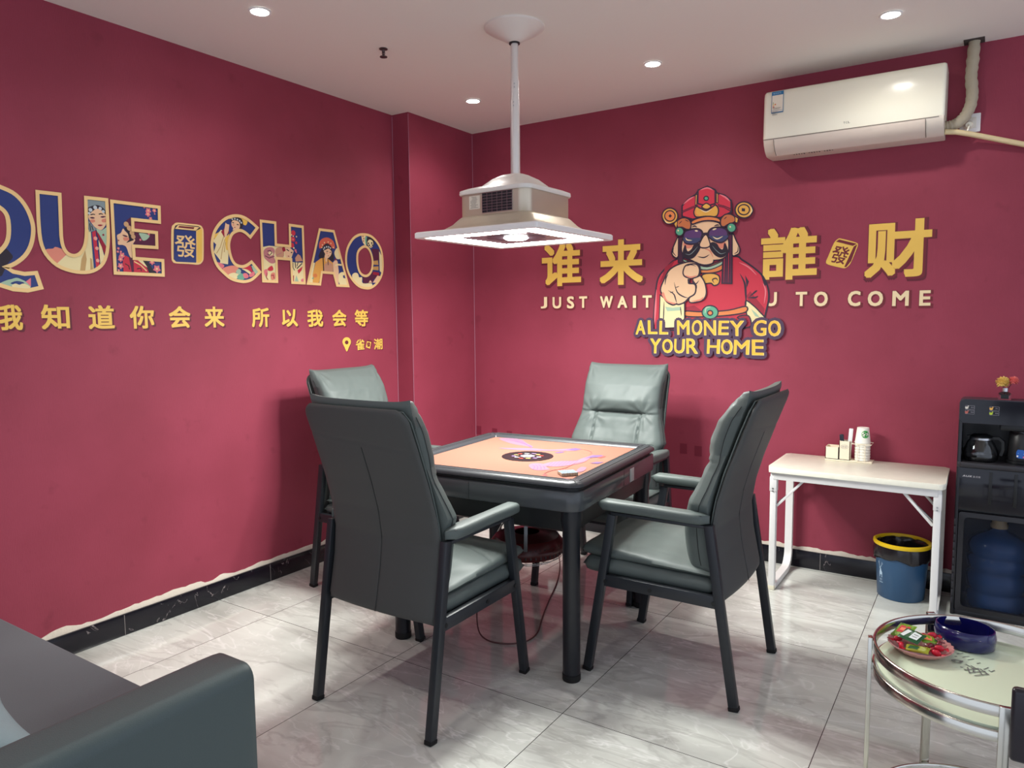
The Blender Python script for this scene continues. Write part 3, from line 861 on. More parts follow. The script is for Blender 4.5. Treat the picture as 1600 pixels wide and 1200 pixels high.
fp_ = mb.build('front_panel', t, 50, m=M_ACW)
lv = [(-.2005, .088), (-.1925, .064), (-.168, .038), (-.136, .018), (-.139, .014), (-.171, .034), (-.196, .062), (-.2035, .087)]
MB().rings([[(x, p[0], p[1]) for p in lv] for x in (-AX + .055, AX - .075)]).build('louver', t, 50, m=mat('louver plastic', (222, 208, 194), .25))
gp = MB()
for x in (-AX + .054, AX - .074): gp.tube([(x, p[0] - .0008, p[1]) for p in lv[4:][::-1]], .0014, 5)
gp.box((-.01, -.2006, .0915), (2 * AX - .02, .002, .002))
gp.build('louver_gap', t, m=mat('gap grey', (92, 84, 76), .7))
mk = MB()
for k in range(16):
    if k in (5, 11): continue
    mk.box((-.27 + k * .0125, -.122, .0128), (.007, .010 if k % 3 else .006, .0012), 0, Matrix.Rotation(radians(-10), 3, 'X'))
mk.build('status_mark', t, m=mat('grey mark', (96, 88, 84), .6))
lg = Print((0, -.200, 0), (1, 0, 0), (0, .01, 1), (0, -1, 0), .0022)
MI = mat('dark ink', (60, 58, 58), .5)
for i, c in enumerate('TCL'): lg.glyph(c, (-.022 + i * .011, .118, -.0135 + i * .011, .127), MI)
lg.build('logo', fp_, smooth=False)
st = Print((0, -.1955, .200), (1, 0, 0), (0, .038, 1), (0, -1, 0), .0045)
BL = mat('energy label blue', (44, 110, 158), .5); PW = mat('energy label paper', (236, 226, 206), .5)
sx0, sx1, sv0, sv1 = -.374, -.314, .022, .132
st.poly([(sx0, sv0), (sx1, sv0), (sx1, sv1), (sx0, sv1)], BL)
st.poly([(sx0 + .0025, sv0 + .006), (sx1 - .0025, sv0 + .006), (sx1 - .0025, sv1 - .019), (sx0 + .0025, sv1 - .019)], PW)
for i, c in enumerate('能效标识'): st.glyph(c, (sx0 + .008 + i * .010, sv1 - .014, sx0 + .0165 + i * .010, sv1 - .005), mat('pale blue ink', (170, 206, 226), .5))
for k, (cc) in enumerate(((60, 140, 70), (150, 180, 70), (236, 190, 80), (226, 130, 60), (190, 60, 50))):
    st.poly([(sx0 + .007, .074 - k * .006), (sx0 + .010 + k * .0012, .074 - k * .006), (sx0 + .010 + k * .0012, .078 - k * .006), (sx0 + .007, .078 - k * .006)], mat('energy bar %d' % k, cc, .5))
st.poly([(sx0 + .016, .062), (sx0 + .023, .064), (sx0 + .023, .068), (sx0 + .016, .07)], mat('energy bar 3', (226, 130, 60), .5))
st.poly([(sx0 + .003, .034), (sx1 - .003, .034), (sx1 - .003, .0352), (sx0 + .003, .0352)], BL)
for k in range(7): st.poly([(sx0 + .006, .029 - k * .003), (sx0 + .02 + random.random() * .022, .029 - k * .003), (sx0 + .02 + random.random() * .022, .0302 - k * .003), (sx0 + .006, .0302 - k * .003)], mat('label grey ink', (140, 134, 124), .5))
for k in range(3): st.poly([(sx0 + .008, .048 - k * .004), (sx1 - .012 - k * .003, .048 - k * .004), (sx1 - .012 - k * .003, .0492 - k * .004), (sx0 + .008, .0492 - k * .004)], mat('label grey ink', (140, 134, 124), .5))
st.build('energy_label', fp_, smooth=False)

# wrapped refrigerant pipe from the unit's side up into the ceiling
pp = [(3.005, -.075, 2.315), (3.03, -.075, 2.316), (3.060, -.070, 2.325), (3.090, -.062, 2.352), (3.112, -.055, 2.40), (3.118, -.05, 2.46), (3.108, -.048, 2.54), (3.112, -.046, 2.60), (3.116, -.045, 2.705)]
P2 = []
for i in range(len(pp) - 1):
    for k in range(6): P2.append(Vector(pp[i]).lerp(Vector(pp[i + 1]), k / 6))
P2.append(Vector(pp[-1]))
for _ in range(3): P2 = [P2[0]] + [(P2[i - 1] + P2[i] * 2 + P2[i + 1]) / 4 for i in range(1, len(P2) - 1)] + [P2[-1]]
ro = [.0255 + .0018 * sin(i * 2.1) + .0025 * nz(i * .5, 0, 0) for i in range(len(P2))]
o = MB().tube(P2, ro, 14).build('wrapped_pipe', m=mat('grey beige pipe wrap', (176, 164, 142), .75, bump=.3, bscale=60))
tag(o, 'grey beige taped pipe bundle curving from the air conditioner up into the ceiling', 'pipe')
struct(MB().box((3.115, -.048, H - .001), (.085, .082, .004), .001).build('trim_7', m=mat('ceiling hole', (70, 62, 58), .9)))
P3 = [(3.012, -.10, 2.288), (3.06, -.09, 2.283), (3.12, -.060, 2.270), (3.34, -.03, 2.197), (3.9, -.03, 1.99), (5.15, -.03, 1.53)]
tag(MB().tube(P3, .0125, 14).build('drain_pipe', m=mat('ivory pvc', (226, 206, 160), .45)), 'thin ivory drain pipe running down right along the back wall under the outlet', 'pipe')
t = thing('wall_outlet', 'square white power outlet on the back wall beside the air conditioner', 'outlet', (3.112, 0, 2.333))
MB().box((0, -.005, 0), (.086, .010, .088), .003).build('face_plate', t, m=M_WHITE)
MB().box((0, -.011, 0), (.052, .004, .052), .001).build('socket_insert', t, m=mat('off white plastic', (220, 214, 202), .4))
t = thing('power_plug', 'white plug with a looped cord in the outlet beside the air conditioner', 'plug', (3.108, -.012, 2.322))
MB().tube([(0, 0, 0), (0, -.014, 0), (0, -.03, -.002)], [.020, .019, .013], 16).build('plug_body', t, m=M_ACW)
MB().tube([(0, -.028, -.002), (.002, -.04, -.012), (-.004, -.04, -.034), (-.026, -.04, -.046), (-.052, -.04, -.036), (-.075, -.05, -.014), (-.098, -.06, -.012)], .0045, 8).build('cord', t, m=M_ACW)

# ------------------------------------------------------------------ white folding table and what stands on it
WX0, WX1, WY0, WY1, WZ = 2.310, 3.098, -.475, -.022, .648
t = thing('folding_table', 'narrow white folding table with looped steel legs against the back wall', 'table', ((WX0 + WX1) / 2, (WY0 + WY1) / 2, 0))
hx, hy = (WX1 - WX0) / 2, (WY1 - WY0) / 2
c = .022
tl = [(hx - c, hy), (-hx + c, hy), (-hx, hy - c), (-hx, -hy + .05), (-hx + .012, -hy + .004), (-hx + .03, -hy), (hx - .03, -hy), (hx - .012, -hy + .004), (hx, -hy + .03), (hx, hy - c)]
MB().rings([loop3(tl, WZ - .026), loop3([(p[0] * 1.0, p[1] * 1.0) for p in tl], WZ - .002), loop3([(p[0] * .997, p[1] * .994) for p in tl], WZ)]).build('table_top', t, 50, m=M_CREAM)
fr = MB().box((0, -hy + .028, WZ - .046), (2 * hx - .06, .022, .036), .002).box((0, hy - .04, WZ - .046), (2 * hx - .06, .022, .036), .002)
for sx in (-1, 1): fr.box((sx * (hx - .04), 0, WZ - .046), (.024, 2 * hy - .07, .034), .002)
fr.build('top_frame', t, m=M_WHITE)
for sx in (-1, 1):
    x = sx * (hx - .030)
    yf, yb = -hy + .030, hy - .04
    pts = [(x, yf + .055, WZ - .035)]
    pts = [(x, yf, WZ - .03), (x, yf + .045, .11), (x, yf + .048, .016)]
    lf_ = MB()
    sect = [(-.015, -.019), (.015, -.019), (.015, .019), (-.015, .019)]
    lf_.box((x, yf + .012, WZ / 2 - .01), (.030, .038, WZ - .04), .003)
    # looped foot and rear upright
    lp = [(x, yf + .012, .019)]
    for k in range(9):
        a = -pi / 2 + pi / 2 * k / 8; lp.append((x, yb - .09 + .09 * cos(a), .109 + .09 * sin(a)))
    lp.append((x, yb, WZ - .03))
    lf_.tube(lp, .01, 4, sect=[(-.019, -.015), (.019, -.015), (.019, .015), (-.019, .015)])
    lf_.box((x, yf + .011, WZ - .09), (.034, .042, .075), .002)
    lo_ = lf_.build('leg_loop', t, 35, m=M_WHITE)
    MB().box((x, yf + .012, .012), (.032, .040, .024), .003).build('foot_cap', lo_, m=mat('yellowed foot cap', (226, 218, 196), .5))
    bt = MB()
    for z in (WZ - .113, WZ - .126): bt.tube([(x, yf - .007, z), (x, yf - .0115, z)], .004, 10)
    bt.build('rivet', lo_, m=M_STEEL)
    br = MB()
    for y in (yf + .02, yb - .005):
        a = Vector((x - sx * .016, y, WZ - .205)); b_ = Vector((x - sx * .145, y, WZ - .058))
        br.bar(a, b_, .012, .024, (0, 1, 0), .002)
    br.build('folding_brace', t, m=M_WHITE)
    ln = MB().bar((x - sx * .016, yf + .04, WZ - .19), (x - sx * .08, yf + .04, WZ - .13), .006, .016, (0, 1, 0), .001)
    ln.build('brace_lock', t, m=M_STEEL)

# table-top organiser
OX, OY = 2.640, -.085
t = thing('desk_organizer', 'cream plastic organiser with a pen box and a wire cup rack on the white table', 'organizer', (OX, OY, WZ))
M_ORG = mat('cream organiser plastic', (240, 228, 204), .4)


def tray_box(mb, x0, x1, y0, y1, z0, z1, w=.003):
    mb.box(((x0 + x1) / 2, (y0 + y1) / 2, z0 + w / 2), (x1 - x0, y1 - y0, w))
    mb.box((x0 + w / 2, (y0 + y1) / 2, (z0 + z1) / 2), (w, y1 - y0, z1 - z0)); mb.box((x1 - w / 2, (y0 + y1) / 2, (z0 + z1) / 2), (w, y1 - y0, z1 - z0))
    mb.box(((x0 + x1) / 2, y0 + w / 2, (z0 + z1) / 2), (x1 - x0, w, z1 - z0)); mb.box(((x0 + x1) / 2, y1 - w / 2, (z0 + z1) / 2), (x1 - x0, w, z1 - z0))
    return mb


MB().box((0, 0, .004), (.228, .085, .008), .002).build('base_tray', t, m=M_ORG)
tray_box(MB(), -.112, -.046, -.042, .042, .008, .072).build('card_box', t, m=M_ORG)
pb = tray_box(MB(), -.045, .008, -.042, .012, .008, .108).build('pen_box', t, m=M_ORG)
q = Print((0, -.042, 0), (1, 0, 0), (0, 0, 1), (0, -1, 0), .0008)
q.stroke([(-.019 + .018 * cos(a), .078 + .0095 * sin(a)) for a in [2 * pi * k / 24 for k in range(24)]], .0012, mat('grey ring', (150, 150, 152), .5), True)
for i, c in enumerate('你好'): q.glyph(c, (-.031 + i * .013, .073, -.020 + i * .013, .083), mat('pale grey print', (150, 152, 155), .5))
q.build('oval_print', pb, smooth=False)
cx_, cy_ = .062, .0
rk = MB()
rr_ = [(cx_ - .046, cy_ - .043, .098), (cx_ + .046, cy_ - .043, .098), (cx_ + .046, cy_ + .043, .098), (cx_ - .046, cy_ + .043, .098)]
rk.tube(rr_, .0022, 6, True)
for x in (-.018, .018):
    for y in (-.043, .043): rk.tube([(cx_ + x, cy_ + y, .008), (cx_ + x, cy_ + y, .098)], .002, 6)
rk.build('cup_rack', t, m=M_ORG)
# inverted paper cups nested in the rack
M_CUP = mat('paper cup', (240, 236, 224), .6)
cup0 = None
for k in range(7):
    z = WZ + .0095 + k * .0150
    if cup0 is None:
        cup0 = thing('paper_cup', 'white paper cup nested upside down in the stack in the organiser rack', 'cup', (OX + cx_, OY + cy_, z), 0, 'paper cups in the rack')
        MB().shell([(.0375, 0), (.0388, .0018), (.0375, .0036), (.0285, .082), (0.0005, .082), (.0005, .0805), (.027, .0805), (.0355, .003)], 32).build('cup_wall', cup0, m=M_CUP)
        last = cup0
    else: last = dup(cup0, (OX + cx_, OY + cy_, z), .2 * k, cup0['label'], 'paper cups in the rack')
last['label'] = 'white paper cup with a green round swirl print, topmost of the upside down stack'
del last['group']
last.rotation_euler.z = 0
gq = MB().use(mat('leaf green print', (70, 176, 84), .6))


def cup_pt(a, z, e): r = .0375 - (z - .0036) * (.0375 - .0285) / .0784 + e; return (r * cos(a), r * sin(a), z)


def cup_disc(a0, z0, rad, e, n=18, wob=0.):
    ring = []
    for k in range(n):
        th = 2 * pi * k / n; rr = rad * (1 + wob * (k % 2)); ring.append((a0 + rr * cos(th) / .033, z0 + rr * sin(th)))
    vs = [cup_pt(a0, z0, e)] + [cup_pt(a, z, e) for a, z in ring]
    gq.add(vs, [[0, 1 + k, 1 + (k + 1) % n] for k in range(n)], True)


A0 = radians(-62)
cup_disc(A0, .050, .0195, .0004, 24)
gq.use(mat('dark leaf print', (38, 120, 56), .6))
for k in range(9):
    a = k * 2.4; r = .004 + .0125 * sqrt(k / 9); cup_disc(A0 + r * cos(a) / .033, .050 + r * sin(a), .0034, .0007, 10, .2)
gq.use(M_CUP)
for k in range(6):
    a = k * 2.4 + 1; r = .004 + .0105 * sqrt(k / 6); cup_disc(A0 + r * cos(a) / .033, .050 + r * sin(a), .0019, .0010, 8)
gq.build('swirl_print', last)
o = MB().box((0, 0, .08), (.020, .013, .16), .003).build('remote_control', m=mat('pale remote plastic', (226, 226, 228), .35)); o.location = (OX - .003, OY - .010, WZ + .012); o.rotation_euler = (radians(-4), radians(3), 0)
tag(o, 'pale slim remote control standing in the pen box of the organiser', 'remote control')
o = MB().box((0, 0, .064), (.020, .016, .128), .004).build('lighter', m=mat('dark blue black plastic', (34, 36, 48), .3)); o.location = (OX - .030, OY - .014, WZ + .012); o.rotation_euler = (0, radians(-4), 0)
tag(o, 'short dark handle of something standing in the pen box left of the remote', 'small item')

# ------------------------------------------------------------------ bin
t = thing('trash_bin', 'round blue plastic bin with a yellow rim under the white table', 'bin', (2.912, -.185, 0))
M_BIN = mat('denim blue plastic', (46, 82, 118), .35)
MB().shell([(0.0005, .004), (.102, 0), (.106, .004), (.1215, .262), (.1195, .262), (.103, .008), (.0005, .008)], 48).build('bin_body', t, 50, m=M_BIN)
MB().shell([(.117, .270), (.1295, .268), (.1325, .275), (.1315, .284), (.122, .287), (.115, .280)], 48).build('rim_ring', t, 60, m=mat('yellow plastic', (236, 196, 30), .35))
gq = MB().use(mat('pale blue print', (176, 200, 220), .5))


def bin_pts(pts, e=.0007):
    out = []
    for (u, z) in pts:
        r = .106 + (z - .004) * (.0155 / .258) + e; a = radians(-112) + (u / .11); out.append((r * cos(a), r * sin(a), z))
    return out


def bin_poly(pts):
    tri = geometry.tessellate_polygon([[Vector((p[0], p[1], 0)) for p in pts]])
    gq.add(bin_pts(pts), [list(q) for q in tri], True)


d0 = -.048
for pts in ([(-.010, .105), (-.006, .104), (-.005, .118), (.004, .118), (.004, .104), (.008, .104), (.009, .130), (.004, .138), (.001, .150), (-.006, .158), (-.010, .154), (-.006, .146), (-.010, .128)],
            [(-.006, .156), (-.012, .170), (-.013, .186), (-.011, .186), (-.010, .172), (-.004, .158)], [(-.012, .172), (-.019, .180), (-.018, .182), (-.011, .175)],
            [(-.002, .157), (.005, .168), (.008, .184), (.010, .183), (.007, .167), (0, .155)], [(.006, .170), (.014, .176), (.014, .178), (.007, .173)],
            [(-.010, .094), (.008, .094), (.008, .0965), (-.010, .0965)], [(-.008, .088), (.006, .088), (.006, .0895), (-.008, .0895)], [(-.012, .078), (.012, .078), (.012, .081), (-.012, .081)]):
    bin_poly([(p[0] + d0, p[1]) for p in pts])
gq.build('deer_print', t)
M_BAG = mat('thin black plastic film', (30, 26, 30), .22, spec=.6)


def bagf(a, r, z):
    w = .0035 * sin(a * 9 + z * 60) + .003 * nz(cos(a) * 4, sin(a) * 4, z * 25)
    if r > .115: return (r + abs(w) * (.4 if z > .25 else 1), z + (.008 * sin(a * 3 + 1) + .005 * sin(a * 7)) * (1 if z < .23 else 0))
    return (r + w * 1.6, z)


o = MB().lathe([(.123, .203), (.1262, .215), (.1270, .235), (.1258, .258), (.1240, .268), (.119, .276), (.1135, .272), (.110, .25), (.102, .18), (.092, .10), (.05, .07), (0, .068)], 90, (0, 0, 0), fn=bagf).build('bin_bag', None, 80, m=M_BAG)
o.location = (2.912, -.185, 0)
tag(o, 'shiny black bag lining the blue bin and folded over its rim', 'bin bag')

# ------------------------------------------------------------------ water dispenser with bottle, pots and vase
DX0, DX1, DY0, DZ = 3.132, 3.492, -.318, 1.030
t = thing('water_dispenser', 'black standing water dispenser with an open shelf and a windowed bottle door', 'water dispenser', ((DX0 + DX1) / 2, DY0, 0))
hw_ = (DX1 - DX0) / 2; D = .30
M_DB = mat('dispenser black', (26, 26, 32), .28); M_DG = mat('dispenser gloss panel', (20, 20, 28), .1)
MB().box((-hw_ + .008, D / 2, .492), (.016, D, .984), .005).build('side_panel', t, m=M_DB)
MB().box((hw_ - .008, D / 2, .492), (.016, D, .984), .005).build('side_panel', t, m=M_DB)
MB().box((0, D - .008, .49), (2 * hw_ - .03, .014, .97), 0).build('back_panel', t, m=M_DB)
MB().box((0, D / 2 + .05, .977), (2 * hw_ - .03, D - .11, .014), 0).build('rear_cover', t, m=M_DB)
MB().prism(rrect(hw_, .056, .022, 6, 0, .972), (0, .001, 0), (1, 0, 0), (0, 0, 1), (0, 1, 0), .115).build('top_housing', t, 50, m=mat('dispenser edge', (58, 50, 58), .35))
MB().prism(rrect(hw_ - .004, .053, .020, 6, 0, .971), (0, -.004, 0), (1, 0, 0), (0, 0, 1), (0, 1, 0), .006).build('control_panel', t, 50, m=M_DG)
ICW = mat('icon line', (150, 146, 156), .5)
for bx, cols2 in ((-.140, ((206, 200, 190), (176, 96, 86))), (-.046, ((224, 170, 84), (176, 196, 60)))):
    cp = Print((0, -.004, 0), (1, 0, 0), (0, 0, 1), (0, -1, 0), .0008)
    for k, cc in enumerate(cols2):
        z = .990 - k * .0215
        cp.stroke([(bx - .016, z - .009), (bx + .019, z - .009), (bx + .019, z + .008), (bx - .016, z + .008)], .0009, ICW, True)
        im = mat('icon colour %d %d' % cc[:2], cc, .5)
        cp.poly([(bx - .011 + .0065 * cos(a), z - .002 + .006 * sin(a)) for a in [pi + pi * q / 10 for q in range(11)]] + [(bx - .0045, z + .003), (bx - .0175, z + .003)], im)
        cp.poly([(bx - .006, z + .003), (bx - .003, z + .003), (bx - .003, z + .0075), (bx - .0085, z + .0075), (bx - .0085, z + .006), (bx - .006, z + .006)], im)
        for i, g_ in enumerate(('热水', '保温', '开水', '常温')[k + (2 if bx > -.1 else 0)]): cp.glyph(g_, (bx + .005 + i * .006, z - .003, bx + .0103 + i * .006, z + .0026), ICW)
    cp.build('button_icon', t, smooth=False)
MB().box((.11, -.006, .958), (.006, .004, .07), .001).build('panel_joint', t, m=M_BLACK)
MB().box((.03, .05, .905), (.10, .08, .03), .006).build('spout_housing', t, m=M_BLACK)
MB().box((0, .130, .722), (2 * hw_ - .028, .276, .024), .004).box((0, .010, .722), (2 * hw_, .028, .026), .006).build('shelf', t, m=mat('shelf grey black', (44, 42, 46), .35))
MB().box((0, .012, .610), (2 * hw_ - .004, .022, .200), .004).build('middle_panel', t, m=M_DG)
lp = Print((0, .001, 0), (1, 0, 0), (0, 0, 1), (0, -1, 0), .0008)
LGR = mat('logo silver', (168, 164, 168), .4)
for i, c in enumerate('AUX'): lp.glyph(c, (-.154 + i * .0125, .665, -.1425 + i * .0125, .6735), LGR, .0006, 6, .25)
for i, c in enumerate('奥克斯'): lp.glyph(c, (-.114 + i * .0105, .664, -.105 + i * .0105, .6735), LGR)
lp.build('logo', t, smooth=False)
for x in (-.045, .05): MB().box((x, -.0005, .62), (.012, .004, .15), .001).build('panel_strip', t, m=M_BLACK)
# bottle door: rounded frame, tinted pane, hinge ladder on the left
fo, fi = rrect(hw_ - .014, .236, .012, 6, .004, .262), rrect(hw_ - .034, .214, .02, 6, .006, .262)
n_ = len(fo)
vs = [(p[0], 0, p[1]) for p in fo] + [(p[0], -.004, p[1]) for p in fi] + [(p[0], .018, p[1]) for p in fi] + [(p[0], .018, p[1]) for p in fo]
fs = [[a * n_ + k, a * n_ + (k + 1) % n_, ((a + 1) % 4) * n_ + (k + 1) % n_, ((a + 1) % 4) * n_ + k] for a in range(4) for k in range(n_)]
dr = MB().add(vs, fs).build('door_frame', t, 50, m=mat('door frame black', (32, 31, 36), .4))
M_PANE = mat('smoky window pane', (60, 66, 84), .03, spec=.5, alpha=.10)
MB().prism(rrect(hw_ - .036, .212, .018, 5, .006, .262), (0, .006, 0), (1, 0, 0), (0, 0, 1), (0, 1, 0), .003).build('door_pane', dr, m=M_PANE)
hg = MB()
for k in range(11): hg.box((-hw_ + .0045, -.002, .07 + k * .038), (.009, .006, .030), .001)
hg.build('hinge_rib', t, m=mat('rib black', (40, 38, 44), .45))
MB().box((0, .15, .012), (2 * hw_ - .03, .28, .024), .002).build('floor_plate', t, m=M_DB)
MB().box((0, .15, .505), (2 * hw_ - .03, .27, .012), .002).build('bay_ceiling', t, m=M_DB)

BX, BY = (DX0 + DX1) / 2 + .0, DY0 + .152
t = thing('water_bottle', 'large blue ribbed water bottle behind the window of the black dispenser', 'water bottle', (BX, BY, .0245))
bp_ = [(0, 0), (.125, 0), (.132, .012), (.132, .078), (.123, .086), (.123, .098), (.132, .106), (.132, .178), (.121, .188), (.121, .206), (.132, .216), (.132, .268), (.123, .276), (.123, .288), (.132, .297), (.131, .335), (.118, .365), (.085, .390), (.045, .408), (.032, .416), (.030, .430), (0, .430)]
MB().lathe([(r_ * .95, z_ * .90) for r_, z_ in bp_], 48).build('bottle_body', t, 60, m=mat('blue bottle plastic', (24, 60, 108), .14, trans=.25, ior=1.3))
MB().lathe([(0, .383), (.036, .383), (.036, .398), (.031, .404), (.031, .420), (0, .420)], 32).build('bottle_cap', t, m=mat('tan bottle cap', (150, 130, 96), .4))

t = thing('glass_coffee_pot', 'clear round glass pot with a black lid and handle on the dispenser shelf', 'glass pot', (3.222, DY0 + .085, .734))
M_GLASS = mat('clear glass', (250, 250, 250), .02, trans=1, ior=1.45)
MB().shell([(.0005, .0), (.060, 0), (.069, .008), (.071, .025), (.066, .055), (.054, .085), (.044, .102), (.042, .110), (.0405, .110), (.0425, .101), (.0525, .084), (.0645, .054), (.0694, .025), (.0675, .0095), (.059, .002), (.0005, .002)], 40).build('glass_body', t, 60, m=M_GLASS)
MB().shell([(.0435, .100), (.0465, .100), (.0465, .109), (.0435, .109)], 32).build('steel_collar', t, m=M_STEEL)
MB().lathe([(0, .108), (.044, .108), (.045, .114), (.035, .122), (.012, .125), (0, .125)], 32).box((-.046, 0, .112), (.02, .022, .006), .002).build('lid', t, m=M_BLACK)
MB().tube([(.044, 0, .107), (.070, -.004, .110), (.086, -.006, .095), (.088, -.006, .06), (.080, -.005, .03)], .008, 6, sect=[(-.009, -.006), (.009, -.006), (.009, .006), (-.009, .006)]).build('handle', t, m=M_BLACK)
MB().box((.004, -.030, .075), (.022, .002, .06), .001).build('level_label', t, m=mat('pale label', (196, 186, 160), .5))

t = thing('electric_kettle', 'black electric kettle with a blue sticker on the dispenser shelf', 'kettle', (3.384, DY0 + .095, .734))
MB().lathe([(0, 0), (.062, 0), (.064, .004), (.064, .014), (.060, .016), (0, .016)], 36).build('power_base', t, m=M_BLACK)
MB().lathe([(0, .016), (.057, .016), (.059, .022), (.054, .140), (.050, .147), (0, .147)], 40).build('kettle_body', t, 50, m=mat('satin black enamel', (30, 30, 32), .35))
MB().lathe([(.0, .146), (.051, .146), (.050, .154), (.043, .160), (.012, .163), (0, .163)], 36).build('lid', t, 50, m=mat('dark steel lid', (88, 88, 90), .22, metal=.8))
MB().tube([(.048, 0, .150), (.085, 0, .152), (.100, 0, .135), (.100, 0, .06), (.082, 0, .036), (.054, 0, .034)], .01, 6, sect=[(-.011, -.007), (.011, -.007), (.011, .007), (-.011, .007)]).build('handle', t, m=M_BLACK)
gq = MB().use(mat('blue sticker', (36, 92, 176), .35))


def ket(pts, e, m):
    gq.use(m); vs = []
    for (u, z) in pts:
        r = .0592 - (z - .022) * .0045 / .118 + e; a = radians(-97) + u / .057; vs.append((r * cos(a), r * sin(a), z))
    tri = geometry.tessellate_polygon([[Vector((p[0], p[1], 0)) for p in pts]]); gq.add(vs, [list(q) for q in tri], True)


SR = [(.031, -.010, .014), (.034, -.017, .017), (.042, -.018, .019), (.055, -.019, .018), (.063, -.017, .014), (.070, -.013, .006)]
for (za, a0, a1), (zb, b0, b1) in zip(SR, SR[1:]):
    for k in range(8): ket([(a0 + (a1 - a0) * k / 8, za), (a0 + (a1 - a0) * (k + 1) / 8, za), (b0 + (b1 - b0) * (k + 1) / 8, zb), (b0 + (b1 - b0) * k / 8, zb)], .0012, mat('blue sticker', (36, 92, 176), .35))
ket([(-.016, .036), (-.010, .036), (-.010, .044), (-.016, .044)], .0016, M_WHITE)
ket([(.006, .034), (.012, .034), (.013, .040), (.007, .041)], .0016, mat('pink heart', (226, 110, 140), .4))
ket([(-.012, .052), (.010, .050), (.010, .053), (-.012, .055)], .0016, mat('pale sticker ink', (130, 170, 220), .4))
gq.build('sticker', t)

t = thing('diffuser_vase', 'small clear square bottle with one yellow and one pink flower on the dispenser', 'flower bottle', (3.304, DY0 + .060, DZ - .0022))
bt = MB().rings([loop3(rrect(.0235, .0235, .004, 3), 0), loop3(rrect(.0245, .0245, .005, 3), .003), loop3(rrect(.0245, .0245, .005, 3), .027), loop3(rrect(.018, .018, .006, 3), .033), loop3(rrect(.010, .010, .0095, 3), .035), loop3(rrect(.010, .010, .0095, 3), .040)])
bt.build('glass_bottle', t, 50, m=M_GLASS)
MB().box((0, -.0250, .014), (.030, .0006, .020), 0).build('black_label', t, m=M_BLACK)
MB().shell([(.0065, .036), (.0125, .036), (.0125, .052), (.0065, .052)], 24).build('neck_ring', t, m=M_STEEL)


def puff(name, c, R, m, n, st):
    MB().tube([(0, 0, .012), (c[0] * .5, c[1] * .4, .012 + (c[2] - .012) * .6), c], .0013, 6).build('flower_stem', t, m=mat('dark stem', (50, 34, 26), .7))
    f = MB().use(m); f.lathe([(0, -R * .55), (R * .4, -R * .4), (R * .62, 0), (R * .4, R * .4), (0, R * .55)], 12, c)
    for k in range(n):
        z = 1 - 1.75 * (k + .5) / n; a = k * 2.39996; r = sqrt(max(0, 1 - z * z)); d = Vector((r * cos(a), r * sin(a), z)); L_ = R * (.85 + .3 * random.random())
        s_ = d.cross(Vector((.3, .2, .9))).normalized() * R * st; q_ = d.cross(s_).normalized() * R * st * .5; o_ = Vector(c)
        f.add([o_ + d * R * .35 + s_, o_ + d * R * .35 - s_, o_ + d * L_ * .9 - s_ * 1.2, o_ + d * L_ + q_, o_ + d * L_ * .9 + s_ * 1.2, o_ + d * R * .35 + q_], [[0, 1, 2, 3, 4], [0, 4, 3, 5], [1, 5, 3, 2], [0, 5, 1]])
    fo_ = f.build(name, t, 20); return fo_


puff('yellow_flower', (-.010, -.004, .078), .0285, mat('pale yellow petals', (236, 204, 116), .7), 130, .13)
puff('pink_flower', (.030, .002, .086), .021, mat('coral pink petals', (232, 122, 116), .7), 70, .2)

# ------------------------------------------------------------------ round coffee table, ashtray and sweets
KX, KY, KR = 3.272, -1.972, .283
t = thing('round_side_table', 'round chrome side table with a pale glass top in the lower right corner', 'table', (KX, KY, 0))


def hoop(mb, r, z0, z1, w=.009): return mb.shell([(r - w, z0 + .002), (r - w + .002, z0), (r - .002, z0), (r, z0 + .002), (r, z1 - .003), (r - .002, z1 - .0006), (r - w / 2, z1), (r - w + .002, z1 - .0006), (r - w, z1 - .003)], 96)


hoop(MB(), KR, .470, .500).build('upper_rail', t, 40, m=M_CHROME)
hoop(MB(), KR, .408, .436).build('lower_rail', t, 40, m=M_CHROME)
gt = MB().lathe([(0, .434), (KR - .011, .434), (KR - .010, .442), (0, .442)], 72).build('glass_top', t, m=mat('pale green white glass', (222, 236, 206), .05, coat=.6))
q = Print((0, 0, .442), (1, 0, 0), (0, 1, 0), (0, 0, 1), .0004)
INK = mat('grey brush ink', (112, 112, 108), .6)
T8 = lambda x, y: (lambda p: (p.x - KX, p.y - KY))(at(1370 + x / 6.957, 960 + y / 6.957, 2, .442))
for a, b_ in (((870, 432), (900, 425)), ((905, 430), (940, 425)), ((932, 470), (965, 462)), ((965, 462), (1005, 460)), ((990, 497), (1020, 492)), ((1020, 492), (1055, 488)), ((1085, 537), (1128, 530)), ((1160, 602), (1215, 580)), ((1215, 608), (1240, 628)), ((1240, 628), (1282, 612)), ((905, 572), (935, 582)), ((845, 462), (872, 460))):
    q.stroke([T8(*a), T8(*b_)], .0028, INK)
for a, b_ in (((965, 545), (1060, 600)), ((1020, 560), (1110, 610)), ((1120, 595), (1215, 660)), ((950, 610), (1110, 592)), ((1000, 640), (1180, 622)), ((1060, 672), (1215, 655)), ((985, 580), (1010, 650)), ((1050, 588), (1050, 640)), ((1100, 600), (1145, 668)), ((940, 600), (985, 612)), ((1170, 628), (1195, 660))):
    q.stroke([T8(*a), T8(*b_)], .0034, INK)
for s in ([(812, 505), (850, 498), (935, 515), (905, 538), (845, 530)], [(835, 510), (860, 505), (915, 517), (895, 530), (855, 524)]):
    q.stroke([T8(*p) for p in s], .0026, INK, True)
q.build('brush_print', gt, smooth=False)
lgs = [at(1364, 1030, 2, .46), at(1576, 1095, 2, .46), at(1452, 962, 2, .49)]
